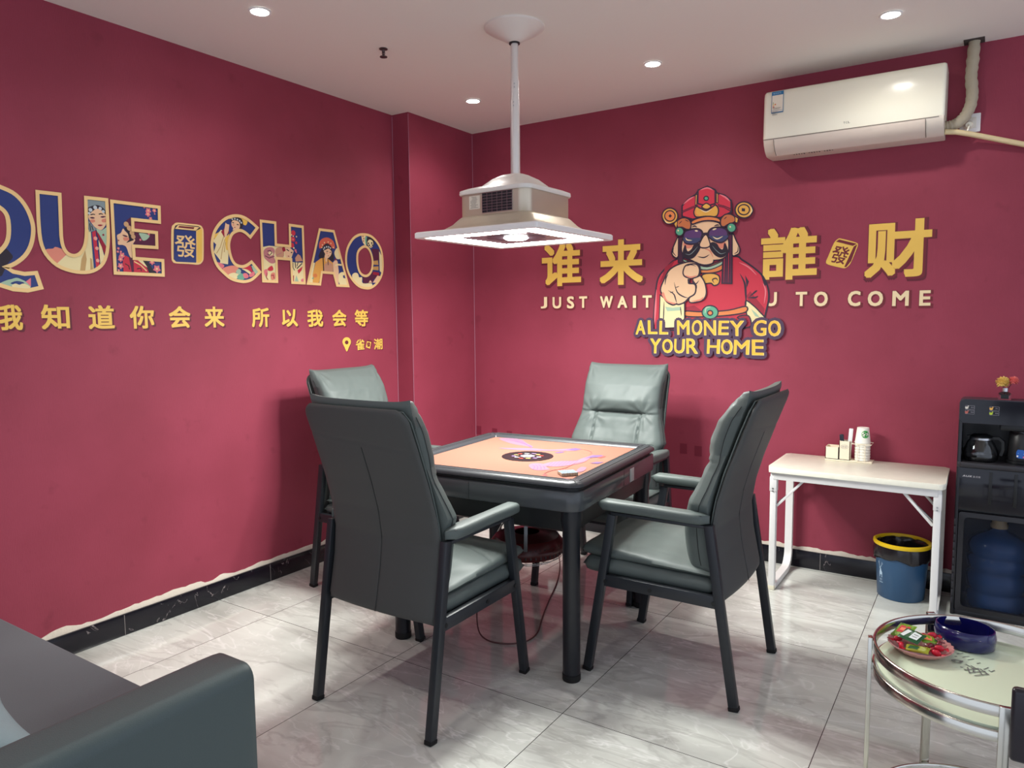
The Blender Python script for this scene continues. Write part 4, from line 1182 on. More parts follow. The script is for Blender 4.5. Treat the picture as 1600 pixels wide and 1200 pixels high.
angs = [math.atan2(p.y - KY, p.x - KX) for p in lgs] + [math.atan2(lgs[0].y - KY, lgs[0].x - KX) + pi]
angs[0] = radians(188); angs[1] = radians(-84); angs[2] = radians(122); angs[3] = radians(20)
for a in angs:
    c_ = Vector((cos(a), sin(a), 0))
    MB().bar(c_ * (KR + .006) + Vector((0, 0, 0)), c_ * (KR + .006) + Vector((0, 0, .503)), .024, .012, tuple(c_), .0015).build('leg', t, m=M_CHROME)
hoop(MB(), KR, .0, .020).build('foot_rail', t, 40, m=M_CHROME)

p = at(1503, 1002, 2, .442)
o = MB()
AR = .070
o.shell([(.0005, .0), (AR - .006, 0), (AR, .005), (AR + .003, .036), (AR - .001, .055), (AR - .004, .056), (AR - .005, .053), (AR - .003, .036), (AR - .007, .008), (.0005, .006)], 48, (0, 0, 0), 1.12, .94)
o = o.build('ashtray', None, 60, m=mat('cobalt blue enamel', (20, 20, 84), .16, coat=.5)); o.location = (KX - .062, KY + .200, .4425); o.rotation_euler = (0, 0, radians(-20))
tag(o, 'oval cobalt blue ashtray on the glass top of the chrome side table', 'ashtray')

dx_, dy_ = KX - .168, KY + .068
t = thing('candy_dish', 'shallow pink glass dish holding wrapped sweets on the chrome side table', 'dish', (dx_, dy_, .4425))


def flute(a, r, z): k = 1 + .018 * sin(a * 26) * min(1, r / .06); return (r * k, z + (.0012 * sin(a * 26) if z > .015 else 0))


MB().shell([(.0005, 0), (.045, 0), (.062, .006), (.082, .022), (.085, .026), (.083, .027), (.079, .023), (.060, .009), (.044, .003), (.0005, .003)], 104, fn=flute).build('dish_body', t, 60, m=mat('pink pressed glass', (244, 170, 168), .12, trans=.45, ior=1.4))


def sachet(name, label, cat, loc, rot, sx, sy, m, prints, grp=None):
    t_ = thing(name, label, cat, loc); t_.rotation_euler = rot
    if grp: t_['group'] = grp
    def fn(u, v, sd):
        e = max(0, 1 - abs(u) ** 3) ** .6 * max(0, 1 - abs(v) ** 6) ** .6
        return (u * sx * (1 - .04 * (1 - abs(v))), v * sy, (.0055 if sd else -.0045) * e + .0012 * nz(u * 3, v * 3, loc[0] * 90))
    MB().pillow(14, 14, fn).build('wrapper', t_, 60, m=m)
    for k, (poly, mm) in enumerate(prints):
        q_ = MB().use(mm); tri = geometry.tessellate_polygon([[Vector((a, b, 0)) for a, b in poly]])
        q_.add([(a * sx, b * sy, fn(a, b, 1)[2] + .0009 + .0003 * k) for a, b in poly], [list(z_) for z_ in tri], True); q_.build('wrapper_print', t_)
    return t_


DG, LGn = mat('dark green foil', (28, 84, 44), .3), mat('lime green foil', (120, 156, 40), .3)
CR, WT, RD, OR = mat('crimson foil', (196, 26, 52), .25), mat('white wrapper print', (226, 232, 230), .4), mat('red wrapper print', (196, 44, 52), .4), mat('orange wrapper print', (238, 130, 90), .4)
zz = .4425
sachet('snack_sachet', 'lime green sachet with a red square print leaning at the back of the pink dish', 'sweet', (dx_ - .046, dy_ + .036, zz + .040), (radians(24), radians(-6), radians(-28)), .026, .030, LGn, [([(-.55, -.5), (.6, -.45), (.6, .55), (-.5, .5)], RD), ([(-.3, -.2), (.3, -.2), (.3, .2), (-.3, .2)], OR), ([(-.95, .6), (-.4, .7), (-.6, .95)], DG), ([(.5, -.95), (.9, -.9), (.9, -.5)], DG)])
sachet('snack_sachet', 'dark green sachet with two white printed blocks on top of the pink dish', 'sweet', (dx_ - .022, dy_ + .000, zz + .043), (radians(14), radians(4), radians(-24)), .030, .026, DG, [([(-.85, -.6), (-.45, -.75), (-.2, .5), (-.65, .6)], WT), ([(.02, -.7), (.75, -.6), (.75, .5), (.02, .6)], WT), ([(.15, -.3), (.6, -.26), (.6, -.2), (.15, -.22)], MI), ([(.15, .1), (.6, .1), (.6, .18), (.15, .18)], MI)])
sachet('snack_sachet', 'green sachet with an orange print lying right of the dark green sachet', 'sweet', (dx_ + .018, dy_ + .026, zz + .032), (radians(8), radians(10), radians(30)), .026, .022, LGn, [([(-.8, -.4), (.1, -.7), (.5, .5), (-.4, .8)], OR), ([(.4, -.6), (.9, -.4), (.8, .2)], DG)])
sachet('snack_sachet', 'yellow green sachet edge tucked under the dark green sachet at the front of the dish', 'sweet', (dx_ - .005, dy_ - .036, zz + .0225), (radians(16), radians(-6), radians(-12)), .032, .014, mat('yellow green foil', (156, 160, 44), .3), [([(-.7, -.6), (.1, -.7), (.2, .2), (-.6, .3)], DG)])
candy_i = 0
for (ox, oy, oz, rz, m_, lab) in ((-.058, .004, .026, 40, CR, 'crimson foil sweet at the left edge of the pink dish'), (-.046, -.030, .022, 100, CR, 'crimson foil sweet at the front left of the pink dish'),
                                  (.048, -.012, .028, 10, CR, 'bright red sweet on the right side of the pink dish, upper of two'), (.042, -.034, .022, -20, CR, 'bright red sweet at the front right of the pink dish, lower of two'),
                                  (.024, -.014, .030, 60, mat('brown red foil', (112, 36, 40), .25), 'brown red sweet in the middle of the pink dish'), (.046, .020, .027, 80, mat('brown red foil', (112, 36, 40), .25), 'brown red sweet by the back right rim of the pink dish'),
                                  (.026, .062, .033, 20, CR, 'red foil sweet poking out at the back of the pink dish beside the ashtray')):
    t_ = thing('wrapped_sweet', lab, 'sweet', (dx_ + ox, dy_ + oy, zz + oz), radians(rz), 'foil sweets in the pink dish')
    MB().lathe([(0, -.013), (.006, -.011), (.0085, -.004), (.0088, .004), (.006, .011), (0, .013)], 10, (0, 0, 0), 1, .8, fn=lambda a, r, z: (r * (1 + .10 * sin(a * 4 + z * 300)), z)).build('sweet_body', t_, 60, m=m_).rotation_euler = (0, radians(90), 0)
    for s_ in (-1, 1):
        f = MB(); vs = [(s_ * .011, 0, 0)]
        for k in range(9): a = -1 + 2 * k / 8; vs.append((s_ * (.022 + .002 * (k % 2)), .011 * a, .004 * (k % 2) - .002))
        vs2 = [(x, y, z - .001) for x, y, z in vs]
        f.add(vs + vs2, [[0, 1 + k, 2 + k] for k in range(8)] + [[10, 12 + k, 11 + k] for k in range(8)] + [[1 + k, 11 + k, 12 + k, 2 + k] for k in range(8)] + [[0, 10, 11, 1], [0, 9, 19, 10]])
        f.build('twist_end', t_, 20, m=m_)

# ------------------------------------------------------------------ sofa corner with cushion, dark console
t = thing('sofa', 'dark grey sofa with a rounded leather arm in the lower left corner', 'sofa', (0, 0, 0))
M_SOFA = mat('slate green leather', (70, 82, 83), .42, bump=.12, bscale=380, spec=.4); M_SEATF = mat('charcoal seat cloth', (100, 104, 108), .6, bump=.15, bscale=500, spec=.3)
SX0, SX1, SF, SBK = .06, 1.805, -3.195, -4.02
ar_l = []
for (y, k) in ((SBK, .96), (SBK + .02, .99), (SBK + .05, 1), (SF - .05, 1), (SF - .018, .985), (SF - .004, .95), (SF, .90)):
    w = .0775; cx0 = SX1 - w
    base = rrect(w, .27, .035, 6, cx0, .335)
    ar_l.append([(cx0 + (p[0] - cx0) * (1 - (1 - k) * .5), y, .335 + (p[1] - .335) * (1 - (1 - k) * .14)) for p in base])
MB().rings(ar_l).build('right_arm', t, 60, m=M_SOFA)
ar2 = [[(p[0] - SX1 + SX0 + .155, p[1], p[2]) for p in l] for l in ar_l]
MB().rings(ar2).build('left_arm', t, 60, m=M_SOFA)
n_s = 1
for k in range(n_s):
    a, b_ = SX0 + .158 + k * (SX1 - SX0 - .316) / n_s, SX0 + .158 + (k + 1) * (SX1 - SX0 - .316) / n_s
    MB().box(((a + b_) / 2, (SF - .02 + SBK + .18) / 2 + .015, .345), (b_ - a - .003, SF - SBK - .20, .15), .012, None, 4).build('seat_cushion', t, 60, m=M_SEATF)
MB().box(((SX0 + SX1) / 2, (SF + SBK) / 2 - .01, .185), (SX1 - SX0 - .31, SF - SBK - .05, .17), .01).build('base_frame', t, m=M_SOFA)
MB().box(((SX0 + SX1) / 2, SBK + .08, .46), (SX1 - SX0 - .31, .16, .60), .05, None, 5).build('backrest', t, 60, m=M_SOFA)
for x in (SX0 + .08, SX1 - .08):
    for y in (SF - .08, SBK + .08): MB().lathe([(0, 0), (.022, 0), (.026, .07), (0, .07)], 16, (x, y, 0)).build('leg', t, m=M_BLACK)


def pil(u, v, sd):
    e = max(0, 1 - abs(u) ** 3.2) ** .55 * max(0, 1 - abs(v) ** 3.2) ** .55
    x = .21 * u * (1 - .10 * (1 - v * v)); z = .21 * v * (1 - .10 * (1 - u * u))
    y = (.075 if sd else -.075) * e + .008 * nz(u * 2.4, v * 2.4, sd * 3) * e + .006 * sin(6 * math.atan2(v, u)) * e * (u * u + v * v)
    return (x, y, z)


o = MB().pillow(40, 40, pil).build('cushion', None, 70, m=mat('pale blue grey velvet', (128, 146, 152), .6, bump=.1, bscale=300))
o.location = (1.405, -3.735, .500); o.rotation_euler = (radians(-88), radians(2), radians(-6))
tag(o, 'pale blue grey cushion on the dark sofa beside its leather arm', 'cushion')

t = thing('bar_back_chair', 'flat black back rail of a chair cut off by the right edge of the frame', 'chair', (3.56, -2.60, 0))
M_BRAIL = mat('black violet laminate', (34, 30, 38), .3)
MB().box((.005, -.225, .739), (.55, .020, .126), .007, None, 3).build('back_rail', t, 40, m=M_BRAIL)
MB().box((.03, .02, .45), (.40, .40, .04), .012, None, 3).build('seat', t, m=M_BLACK)
for sx in (-1, 1):
    MB().bar((.03 + sx * .18, -.20, 0), (.03 + sx * .18, -.212, .78), .024, .024, (0, 1, 0)).build('leg', t, m=M_BLACK)
    MB().bar((.03 + sx * .18, .20, 0), (.03 + sx * .18, .19, .44), .024, .024, (0, 1, 0)).build('leg', t, m=M_BLACK)

# ------------------------------------------------------------------ printed murals
def LW(px, py): p = at(px, py, 0, 0); return (p.y, p.z)
def BW(px, py): p = at(px, py, 1, 0); return (p.x, p.z)


GOLD = mat('gold print', (234, 192, 89), .5); GOLDL = mat('pale gold outline', (238, 203, 140), .5); CREAM = mat('cream print', (238, 216, 172), .5)
NAVY = mat('navy print', (39, 57, 119), .5); INKP = mat('dark outline print', (46, 31, 52), .6); MAROON = mat('maroon rim print', (112, 34, 46), .6)
SKINP = mat('peach print', (234, 194, 154), .6); SKIND = mat('rosy print', (220, 136, 113), .6); REDP = mat('red print', (198, 47, 68), .6); REDD = mat('deep red print', (153, 31, 55), .6)
PINKP = mat('pink print', (224, 120, 130), .6); IVORY = mat('ivory print', (234, 219, 166), .6); TEAL = mat('teal print', (112, 173, 147), .6); ORG = mat('orange print', (220, 130, 73), .6)
BLKP = mat('black print', (40, 34, 46), .6); GREYP = mat('grey print', (130, 146, 149), .6); PLUM = mat('plum print', (86, 31, 61), .6); SAGE = mat('sage print', (164, 192, 164), .6)
SHADP = mat('soft maroon shadow print', (97, 29, 46), .6)


def on_left(first=.0012): return Print((0, 0, 0), (0, 1, 0), (0, 0, 1), (1, 0, 0), first, .00007)
def on_back(first=.0012): return Print((0, 0, 0), (1, 0, 0), (0, 0, 1), (0, -1, 0), first, .00007)


def box_of(fn, x0, y0, x1, y1):
    xm, ym = (x0 + x1) / 2, (y0 + y1) / 2
    return (fn(x0, ym)[0], fn(xm, y1)[1], fn(x1, ym)[0], fn(xm, y0)[1])


# --- large latin letters with opera pictures
t = thing('latin_lettering', 'big navy and gold latin letters with opera pictures across the left wall', 'wall lettering', (0, 0, 0))
C1 = lambda x, y: LW(x / 6.315, 280 + y / 6.315)
C2 = lambda x, y: LW(120 + x / 8.571, 300 + y / 8.571)
C3 = lambda x, y: LW(320 + x / 10, 330 + y / 10)
C4 = lambda x, y: LW(400 + x / 10.91, 340 + y / 10.91)
C5 = lambda x, y: LW(470 + x / 10.907, 350 + y / 10.907)
PXL = lambda x, y: LW(x, y)


def letter(outline, fn, art=(), holes=(), smooth_it=False, w=.0145):
    p = on_left()
    o_ = [fn(*q) for q in (smooth_loop(outline, 4) if smooth_it else outline)]
    hs_ = [[fn(*q) for q in (smooth_loop(h, 4) if smooth_it else h)] for h in holes]
    p.poly(o_, NAVY, hs_)
    for a in art:
        kind, m = a[0], a[1]
        f2 = a[3] if len(a) > 3 else fn
        if kind == 'p': p.poly([f2(*q) for q in a[2]], m)
        elif kind == 's': p.poly([f2(*q) for q in smooth_loop(a[2], 3)], m)
        elif kind == 'd':
            for (x, y, r) in a[2]:
                c_ = f2(x, y); e_ = f2(x + r, y); p.disc(c_, abs(e_[0] - c_[0]) * 1.0, m, 12)
        elif kind == 'l': p.stroke([f2(*q) for q in a[2]], a[4] if len(a) > 4 else .004, m)
        elif kind == 'f':                     # five-petal blossom
            for (x, y, r) in a[2]:
                c_ = f2(x, y); R_ = abs(f2(x + r, y)[0] - c_[0])
                p.poly([(c_[0] + R_ * (1 if k % 2 else .62) * cos(2 * pi * k / 10 + .3), c_[1] + R_ * (1 if k % 2 else .62) * sin(2 * pi * k / 10 + .3)) for k in range(10)], m)
                p.disc(c_, R_ * .25, GOLDL, 8)
    p.stroke(o_, w, GOLDL, True)
    for h in hs_: p.stroke(h, w, GOLDL, True)
    p.build('letter', t, smooth=False)


PX1 = lambda x, y: (x / 6.315, 280 + y / 6.315)
outQ = [(0, 292), (19, 300.6), (33.3, 313.3), (44.3, 330.7), (50.7, 349.7), (51.5, 365.5), (47.5, 384.5), (38, 400.3), (23.8, 411.4), (11, 417)]
tailQ = [(9, 417.5), (20.6, 424.5), (38, 428), (56.2, 426.5), (64.1, 449.4), (42.8, 454), (20.6, 452), (0, 445.5)]
leftQ = [(-22, 438), (-48, 418), (-66, 390), (-72, 360), (-68, 328), (-54, 304), (-34, 291), (-14, 288)]
pq = smooth_loop(outQ, 3, False) + tailQ + smooth_loop([(0, 445.5)] + leftQ + [(0, 292)], 3, False)[1:-1]
hq = smooth_loop([(13.5, 359), (11, 338), (2, 326), (-12, 320), (-26, 328), (-34, 348), (-34, 372), (-26, 392), (-12, 400), (2, 390), (11, 377)], 3)
letter(pq, PXL, [('s', BLKP, [(0, 392), (8, 388), (15, 394), (20, 402), (12, 412), (6, 424), (0, 432), (-20, 425), (-12, 402)], PXL),
                 ('s', SAGE, [(0, 443), (10, 438), (18, 436), (26, 434), (34, 437), (40, 440), (44, 444), (48, 448), (40, 451), (24, 450), (8, 447)], PXL),
                 ('s', NAVY, [(16, 443), (26, 439), (38, 442), (30, 445)], PXL), ('p', PINKP, [(40, 440), (48, 434), (48, 448)], PXL),
                 ('s', IVORY, [(18, 446), (24, 443), (30, 445), (36, 443), (44, 446), (47, 450), (34, 451), (22, 450)], PXL)], [hq], w=.016)
outU = [(57.8, 299.8), (92.6, 303.8), (95, 368.7), (99, 387.7), (105.3, 397.2), (115.6, 400), (126, 395), (133.4, 381.7), (134.6, 358.3), (133.4, 308.8), (166, 312.3), (167.8, 346.7), (168.6, 370), (166.8, 393.3), (160.8, 410.8), (149.2, 421.3), (133, 425.6), (110.8, 423.3), (88.7, 414.6), (71.3, 397.2), (62.5, 375), (59.4, 343.3)]
outU = outU[:2] + smooth_loop([(95, 368.7), (96.6, 380), (100, 389.5), (106, 396.6), (115.6, 399.6), (125, 395.5), (131.5, 385), (134, 372), (134.6, 358.3)], 3, False) + outU[9:11] + smooth_loop(outU[11:], 3, False)
letter(outU, PXL, [
    ('s', mat('salmon lotus print', (224, 140, 119), .6), [(430, 715), (460, 690), (520, 685), (545, 668), (600, 685), (640, 700), (665, 735), (560, 840), (500, 810), (450, 760)], C1),
    ('p', IVORY, [(665, 735), (730, 765), (790, 765), (830, 760), (880, 920), (800, 915), (700, 905), (620, 880), (550, 842)], C1),
    ('p', IVORY, [(140, 500), (190, 510), (230, 1040), (130, 1075), (0, 1080), (-100, 1060), (-60, 900), (40, 830), (100, 770), (135, 690)], C2),
    ('p', mat('tan fold print', (194, 159, 104), .6), [(110, 780), (130, 900), (110, 1060), (40, 1065), (60, 900)], C2), ('p', mat('tan fold print', (194, 159, 104), .6), [(175, 880), (200, 900), (215, 1040), (180, 1055)], C2),
    ('p', GREYP, [(135, 85), (385, 120), (390, 250), (260, 175), (140, 230)], C2),
    ('s', BLKP, [(138, 230), (180, 195), (260, 175), (330, 200), (385, 260), (385, 330), (150, 350)], C2),
    ('s', SKINP, [(150, 330), (185, 280), (260, 225), (330, 250), (385, 310), (398, 380), (385, 440), (350, 490), (320, 510), (250, 480), (190, 410)], C2),
    ('d', mat('pearl print', (192, 203, 207), .5), [(180, 240, 26), (243, 208, 26), (310, 222, 22), (352, 262, 20), (162, 285, 18)], C2),
    ('s', SKIND, [(175, 375), (230, 370), (240, 400), (190, 410)], C2), ('s', SKIND, [(330, 370), (385, 360), (392, 400), (340, 405)], C2),
    ('s', PLUM, [(170, 345), (205, 335), (240, 350), (205, 358)], C2), ('s', PLUM, [(310, 335), (345, 322), (385, 330), (345, 345)], C2),
    ('l', BLKP, [(180, 305), (215, 297), (240, 303)], C2, .004), ('l', BLKP, [(290, 298), (320, 290), (345, 300)], C2, .004),
    ('s', REDD, [(275, 445), (308, 435), (345, 445), (308, 458)], C2),
    ('s', GREYP, [(155, 390), (190, 430), (250, 490), (240, 515), (190, 530), (158, 520)], C2), ('l', BLKP, [(170, 420), (180, 520)], C2, .004), ('l', BLKP, [(195, 450), (215, 515)], C2, .004),
    ('p', SAGE, [(250, 490), (330, 515), (395, 470), (405, 640), (400, 760), (340, 650), (280, 560)], C2),
    ('p', REDP, [(200, 540), (245, 515), (300, 980), (255, 1020)], C2), ('p', REDD, [(250, 515), (290, 560), (395, 740), (380, 860), (330, 740)], C2), ('p', IVORY, [(285, 640), (330, 740), (370, 880), (310, 960)], C2),
    ('p', NAVY, [(185, 530), (200, 540), (255, 1020), (225, 1030)], C2),
    ('d', mat('pale rose dot', (234, 164, 146), .6), [(245, 622, 26), (265, 755, 24), (275, 918, 24)], C2), ('d', REDD, [(350, 575, 14)], C2)])
outE = [(173.7, 314.6), (247.8, 323.9), (248.3, 347.3), (206.3, 342.9), (206.9, 359.5), (243.7, 363.6), (244.3, 386.9), (207.5, 384.6), (208.7, 403.8), (253.6, 407.1), (254.2, 430), (179.3, 426.6)]
letter(outE, PXL, [
    ('f', PINKP, [(955, 250, 42), (950, 295, 40), (1035, 248, 32), (985, 355, 26), (900, 205, 18), (1040, 295, 12)], C2),
    ('s', PLUM, [(650, 420), (690, 360), (735, 350), (745, 520), (900, 540), (1050, 560), (1055, 715), (880, 720), (770, 700), (700, 600)], C2),
    ('s', SKINP, [(615, 490), (640, 520), (680, 560), (720, 620), (780, 640), (740, 720), (740, 880), (700, 850), (660, 740), (610, 710), (550, 705), (545, 650), (535, 580), (585, 550)], C2),
    ('s', BLKP, [(630, 480), (690, 500), (730, 600), (760, 640), (720, 660), (660, 680), (690, 640), (680, 560)], C2),
    ('d', mat('hair flower print', (206, 164, 119), .6), [(658, 432, 34), (700, 485, 34), (735, 548, 32), (752, 598, 30)], C2),
    ('s', SAGE, [(830, 550), (920, 560), (970, 590), (930, 640), (880, 650), (850, 600)], C2), ('d', PINKP, [(846, 640, 14), (962, 566, 14)], C2),
    ('s', PLUM, [(605, 575), (650, 580), (680, 600), (640, 600)], C2), ('s', SKIND, [(620, 610), (690, 615), (690, 650), (630, 650)], C2), ('s', REDD, [(545, 640), (565, 645), (555, 660)], C2),
    ('f', PINKP, [(552, 756, 22), (545, 800, 20), (585, 800, 18), (600, 850, 48), (580, 900, 40)], C2),
    ('p', REDP, [(640, 850), (740, 900), (770, 905), (890, 910), (960, 1080), (620, 1070), (610, 930)], C2),
    ('p', PLUM, [(690, 870), (750, 890), (760, 1070), (730, 1075)], C2), ('p', BLKP, [(870, 908), (930, 912), (1050, 1090), (970, 1085)], C2), ('p', IVORY, [(800, 905), (870, 908), (940, 1010), (900, 990)], C2),
    ('l', GOLDL, [(760, 930), (850, 980), (930, 1060)], C2, .005), ('l', BLKP, [(640, 960), (690, 990), (700, 1040)], C2, .004), ('l', BLKP, [(800, 1030), (850, 1020), (860, 1060)], C2, .004),
    ('f', PINKP, [(580, 990, 46), (555, 1050, 20), (1000, 940, 40), (1065, 1030, 56)], C2)])
# printed tile between the words
p = on_left()
TA = lambda x, y: LW(x / 4, 260 + y / 4)
oT = [TA(*q) for q in smooth_loop([(1070, 395), (1085, 362), (1110, 351), (1180, 358), (1245, 366), (1266, 385), (1272, 420), (1272, 560), (1265, 595), (1240, 614), (1180, 610), (1100, 606), (1078, 595), (1070, 560)], 3)]
p.poly(oT, GOLDL); p.poly([TA(*q) for q in [(1085, 396), (1095, 370), (1115, 362), (1240, 374), (1258, 388), (1225, 402), (1226, 600), (1098, 594), (1084, 580)]], INKP)
p.poly([TA(*q) for q in [(1089, 394), (1224, 406), (1224, 602), (1100, 596), (1087, 580)]], NAVY)
p.poly([TA(*q) for q in [(1092, 390), (1112, 366), (1245, 380), (1222, 402)]], GOLDL); p.poly([TA(*q) for q in [(1112, 382), (1120, 372), (1215, 380), (1208, 392)]], MAROON)
p.poly([TA(*q) for q in [(1229, 404), (1256, 384), (1262, 400), (1262, 585), (1250, 600), (1230, 604)]], GOLD)
p.glyph('發', box_of(TA, 1092, 430, 1222, 568), GOLDL, .0008)
p.build('printed_tile', t, smooth=False)
cC = [(815, 258), (705, 160), (600, 95), (480, 72), (350, 100), (240, 180), (150, 310), (112, 450), (107, 560), (130, 700), (190, 850), (290, 960), (400, 1050), (520, 1090), (630, 1098), (740, 1060), (855, 950)]
cI = [(725, 792), (640, 850), (560, 865), (470, 830), (410, 740), (375, 600), (370, 500), (400, 390), (450, 330), (540, 300), (620, 330), (705, 405)]
letter(smooth_loop(cC, 3, False) + smooth_loop(cI, 3, False), C3, [
    ('s', GOLD, [(360, 120), (420, 90), (560, 90), (640, 130), (665, 160), (640, 220), (590, 200), (560, 140), (420, 120)]),
    ('p', IVORY, [(250, 290), (330, 330), (370, 480), (370, 620), (360, 830), (235, 810), (240, 770), (140, 640), (175, 520), (125, 470), (200, 350)]),
    ('p', GOLD, [(140, 370), (230, 320), (150, 440)]), ('p', GOLD, [(310, 420), (380, 350), (372, 620), (330, 600)]),
    ('l', mat('tan fold print', (194, 159, 104), .6), [(290, 400), (240, 560), (180, 660)], C3, .004), ('l', mat('tan fold print', (194, 159, 104), .6), [(310, 440), (270, 600), (250, 750)], C3, .004), ('l', mat('tan fold print', (194, 159, 104), .6), [(320, 480), (300, 640)], C3, .004),
    ('p', REDD, [(250, 320), (300, 270), (360, 300), (380, 330), (300, 410)]), ('p', SKINP, [(300, 300), (320, 180), (340, 200), (380, 210), (370, 300), (330, 400), (305, 400)]),
    ('s', BLKP, [(400, 150), (420, 110), (500, 95), (570, 120), (595, 200), (560, 290), (520, 290), (430, 200)]),
    ('s', SKINP, [(415, 170), (450, 140), (530, 170), (545, 240), (520, 285), (470, 295), (430, 300), (440, 270), (415, 225)]),
    ('d', mat('pearl print', (192, 203, 207), .5), [(425, 125, 12), (465, 120, 12), (505, 132, 13), (540, 152, 13), (565, 180, 13)]),
    ('l', BLKP, [(425, 175), (450, 185)], C3, .005), ('l', BLKP, [(495, 205), (525, 215)], C3, .005), ('s', SKIND, [(430, 205), (455, 210), (450, 225), (430, 220)]), ('s', REDD, [(450, 248), (475, 250), (462, 262)]),
    ('s', PINKP, [(180, 800), (240, 810), (300, 850), (260, 900), (210, 870)]), ('s', mat('salmon lotus print', (224, 140, 119), .6), [(270, 900), (360, 860), (450, 850), (520, 880), (480, 960), (380, 1010), (310, 960)]),
    ('s', IVORY, [(360, 1000), (450, 960), (540, 1000), (480, 1060)]), ('s', TEAL, [(500, 1020), (560, 970), (620, 1010), (600, 1070), (530, 1070)]), ('s', SAGE, [(480, 950), (520, 900), (560, 930), (540, 990)]),
    ('s', PINKP, [(590, 980), (650, 970), (680, 1030), (620, 1050)]), ('p', REDP, [(540, 880), (710, 850), (750, 960), (640, 910)]), ('s', IVORY, [(570, 900), (650, 910), (720, 960), (740, 1010), (690, 980), (620, 930)]),
    ('p', SAGE, [(720, 850), (770, 850), (840, 950), (790, 990), (750, 930)]), ('s', PINKP, [(690, 990), (760, 940), (770, 1000), (700, 1030)])], w=.0155)
letter([(75, 58), (320, 88), (330, 465), (575, 490), (568, 128), (788, 158), (822, 1118), (610, 1108), (592, 712), (340, 692), (352, 1092), (115, 1082)], C4, [
    ('p', IVORY, [(95, 505), (220, 480), (330, 490), (450, 480), (560, 500), (640, 570), (600, 690), (340, 690), (350, 1085), (115, 1080)]),
    ('s', mat('dusty rose print', (192, 126, 128), .6), [(130, 560), (190, 510), (280, 510), (320, 570), (300, 660), (330, 760), (250, 780), (150, 700), (130, 640)]),
    ('s', IVORY, [(210, 590), (270, 580), (290, 630), (230, 650)]), ('l', PLUM, [(190, 570), (240, 560), (270, 600), (230, 640), (190, 620)], C4, .004), ('l', PLUM, [(150, 650), (220, 690), (310, 660)], C4, .004),
    ('s', mat('tan rose print', (200, 149, 120), .6), [(330, 540), (420, 500), (470, 560), (460, 680), (350, 670)]), ('l', mat('dusty rose print', (192, 126, 128), .6), [(350, 640), (430, 600)], C4, .004),
    ('s', SKINP, [(490, 560), (530, 510), (600, 540), (635, 575), (610, 640), (550, 690), (500, 660)]), ('l', BLKP, [(515, 540), (560, 570)], C4, .006), ('l', BLKP, [(590, 600), (615, 590)], C4, .006), ('s', REDD, [(535, 650), (565, 655), (550, 668)]),
    ('s', REDD, [(440, 520), (480, 500), (500, 560), (460, 580)]),
    ('d', REDP, [(632, 262, 36), (628, 370, 36), (612, 470, 34), (680, 430, 18)]), ('d', IVORY, [(630, 318, 10), (685, 325, 10), (600, 295, 10), (640, 520, 14)]), ('d', PINKP, [(625, 372, 14), (668, 560, 18), (680, 590, 12)]),
    ('p', mat('tan rose print', (200, 149, 120), .6), [(660, 690), (710, 620), (750, 650), (790, 740), (670, 750)]),
    ('p', IVORY, [(605, 760), (810, 770), (820, 1110), (612, 1100)]), ('l', BLKP, [(625, 770), (625, 850), (650, 900)], C4, .005), ('l', BLKP, [(660, 760), (670, 860)], C4, .006), ('l', BLKP, [(710, 765), (690, 830)], C4, .005), ('l', BLKP, [(780, 780), (690, 870)], C4, .006),
    ('p', REDP, [(700, 900), (790, 830), (770, 900), (720, 960)]), ('s', PINKP, [(760, 1060), (800, 1040), (810, 1090), (770, 1095)]), ('p', REDD, [(615, 1000), (640, 980), (640, 1090), (615, 1080)]), ('p', SAGE, [(680, 980), (720, 1090), (650, 1095)]),
    ('s', REDP, [(190, 880), (260, 820), (290, 890), (230, 910)]), ('s', PINKP, [(130, 900), (180, 880), (190, 960), (170, 1010), (140, 960)]), ('s', SKIND, [(250, 960), (310, 940), (320, 1040), (260, 1060)]), ('l', REDD, [(180, 940), (170, 1020), (200, 1060)], C4, .004), ('l', REDD, [(250, 990), (290, 980), (300, 1040)], C4, .005)])
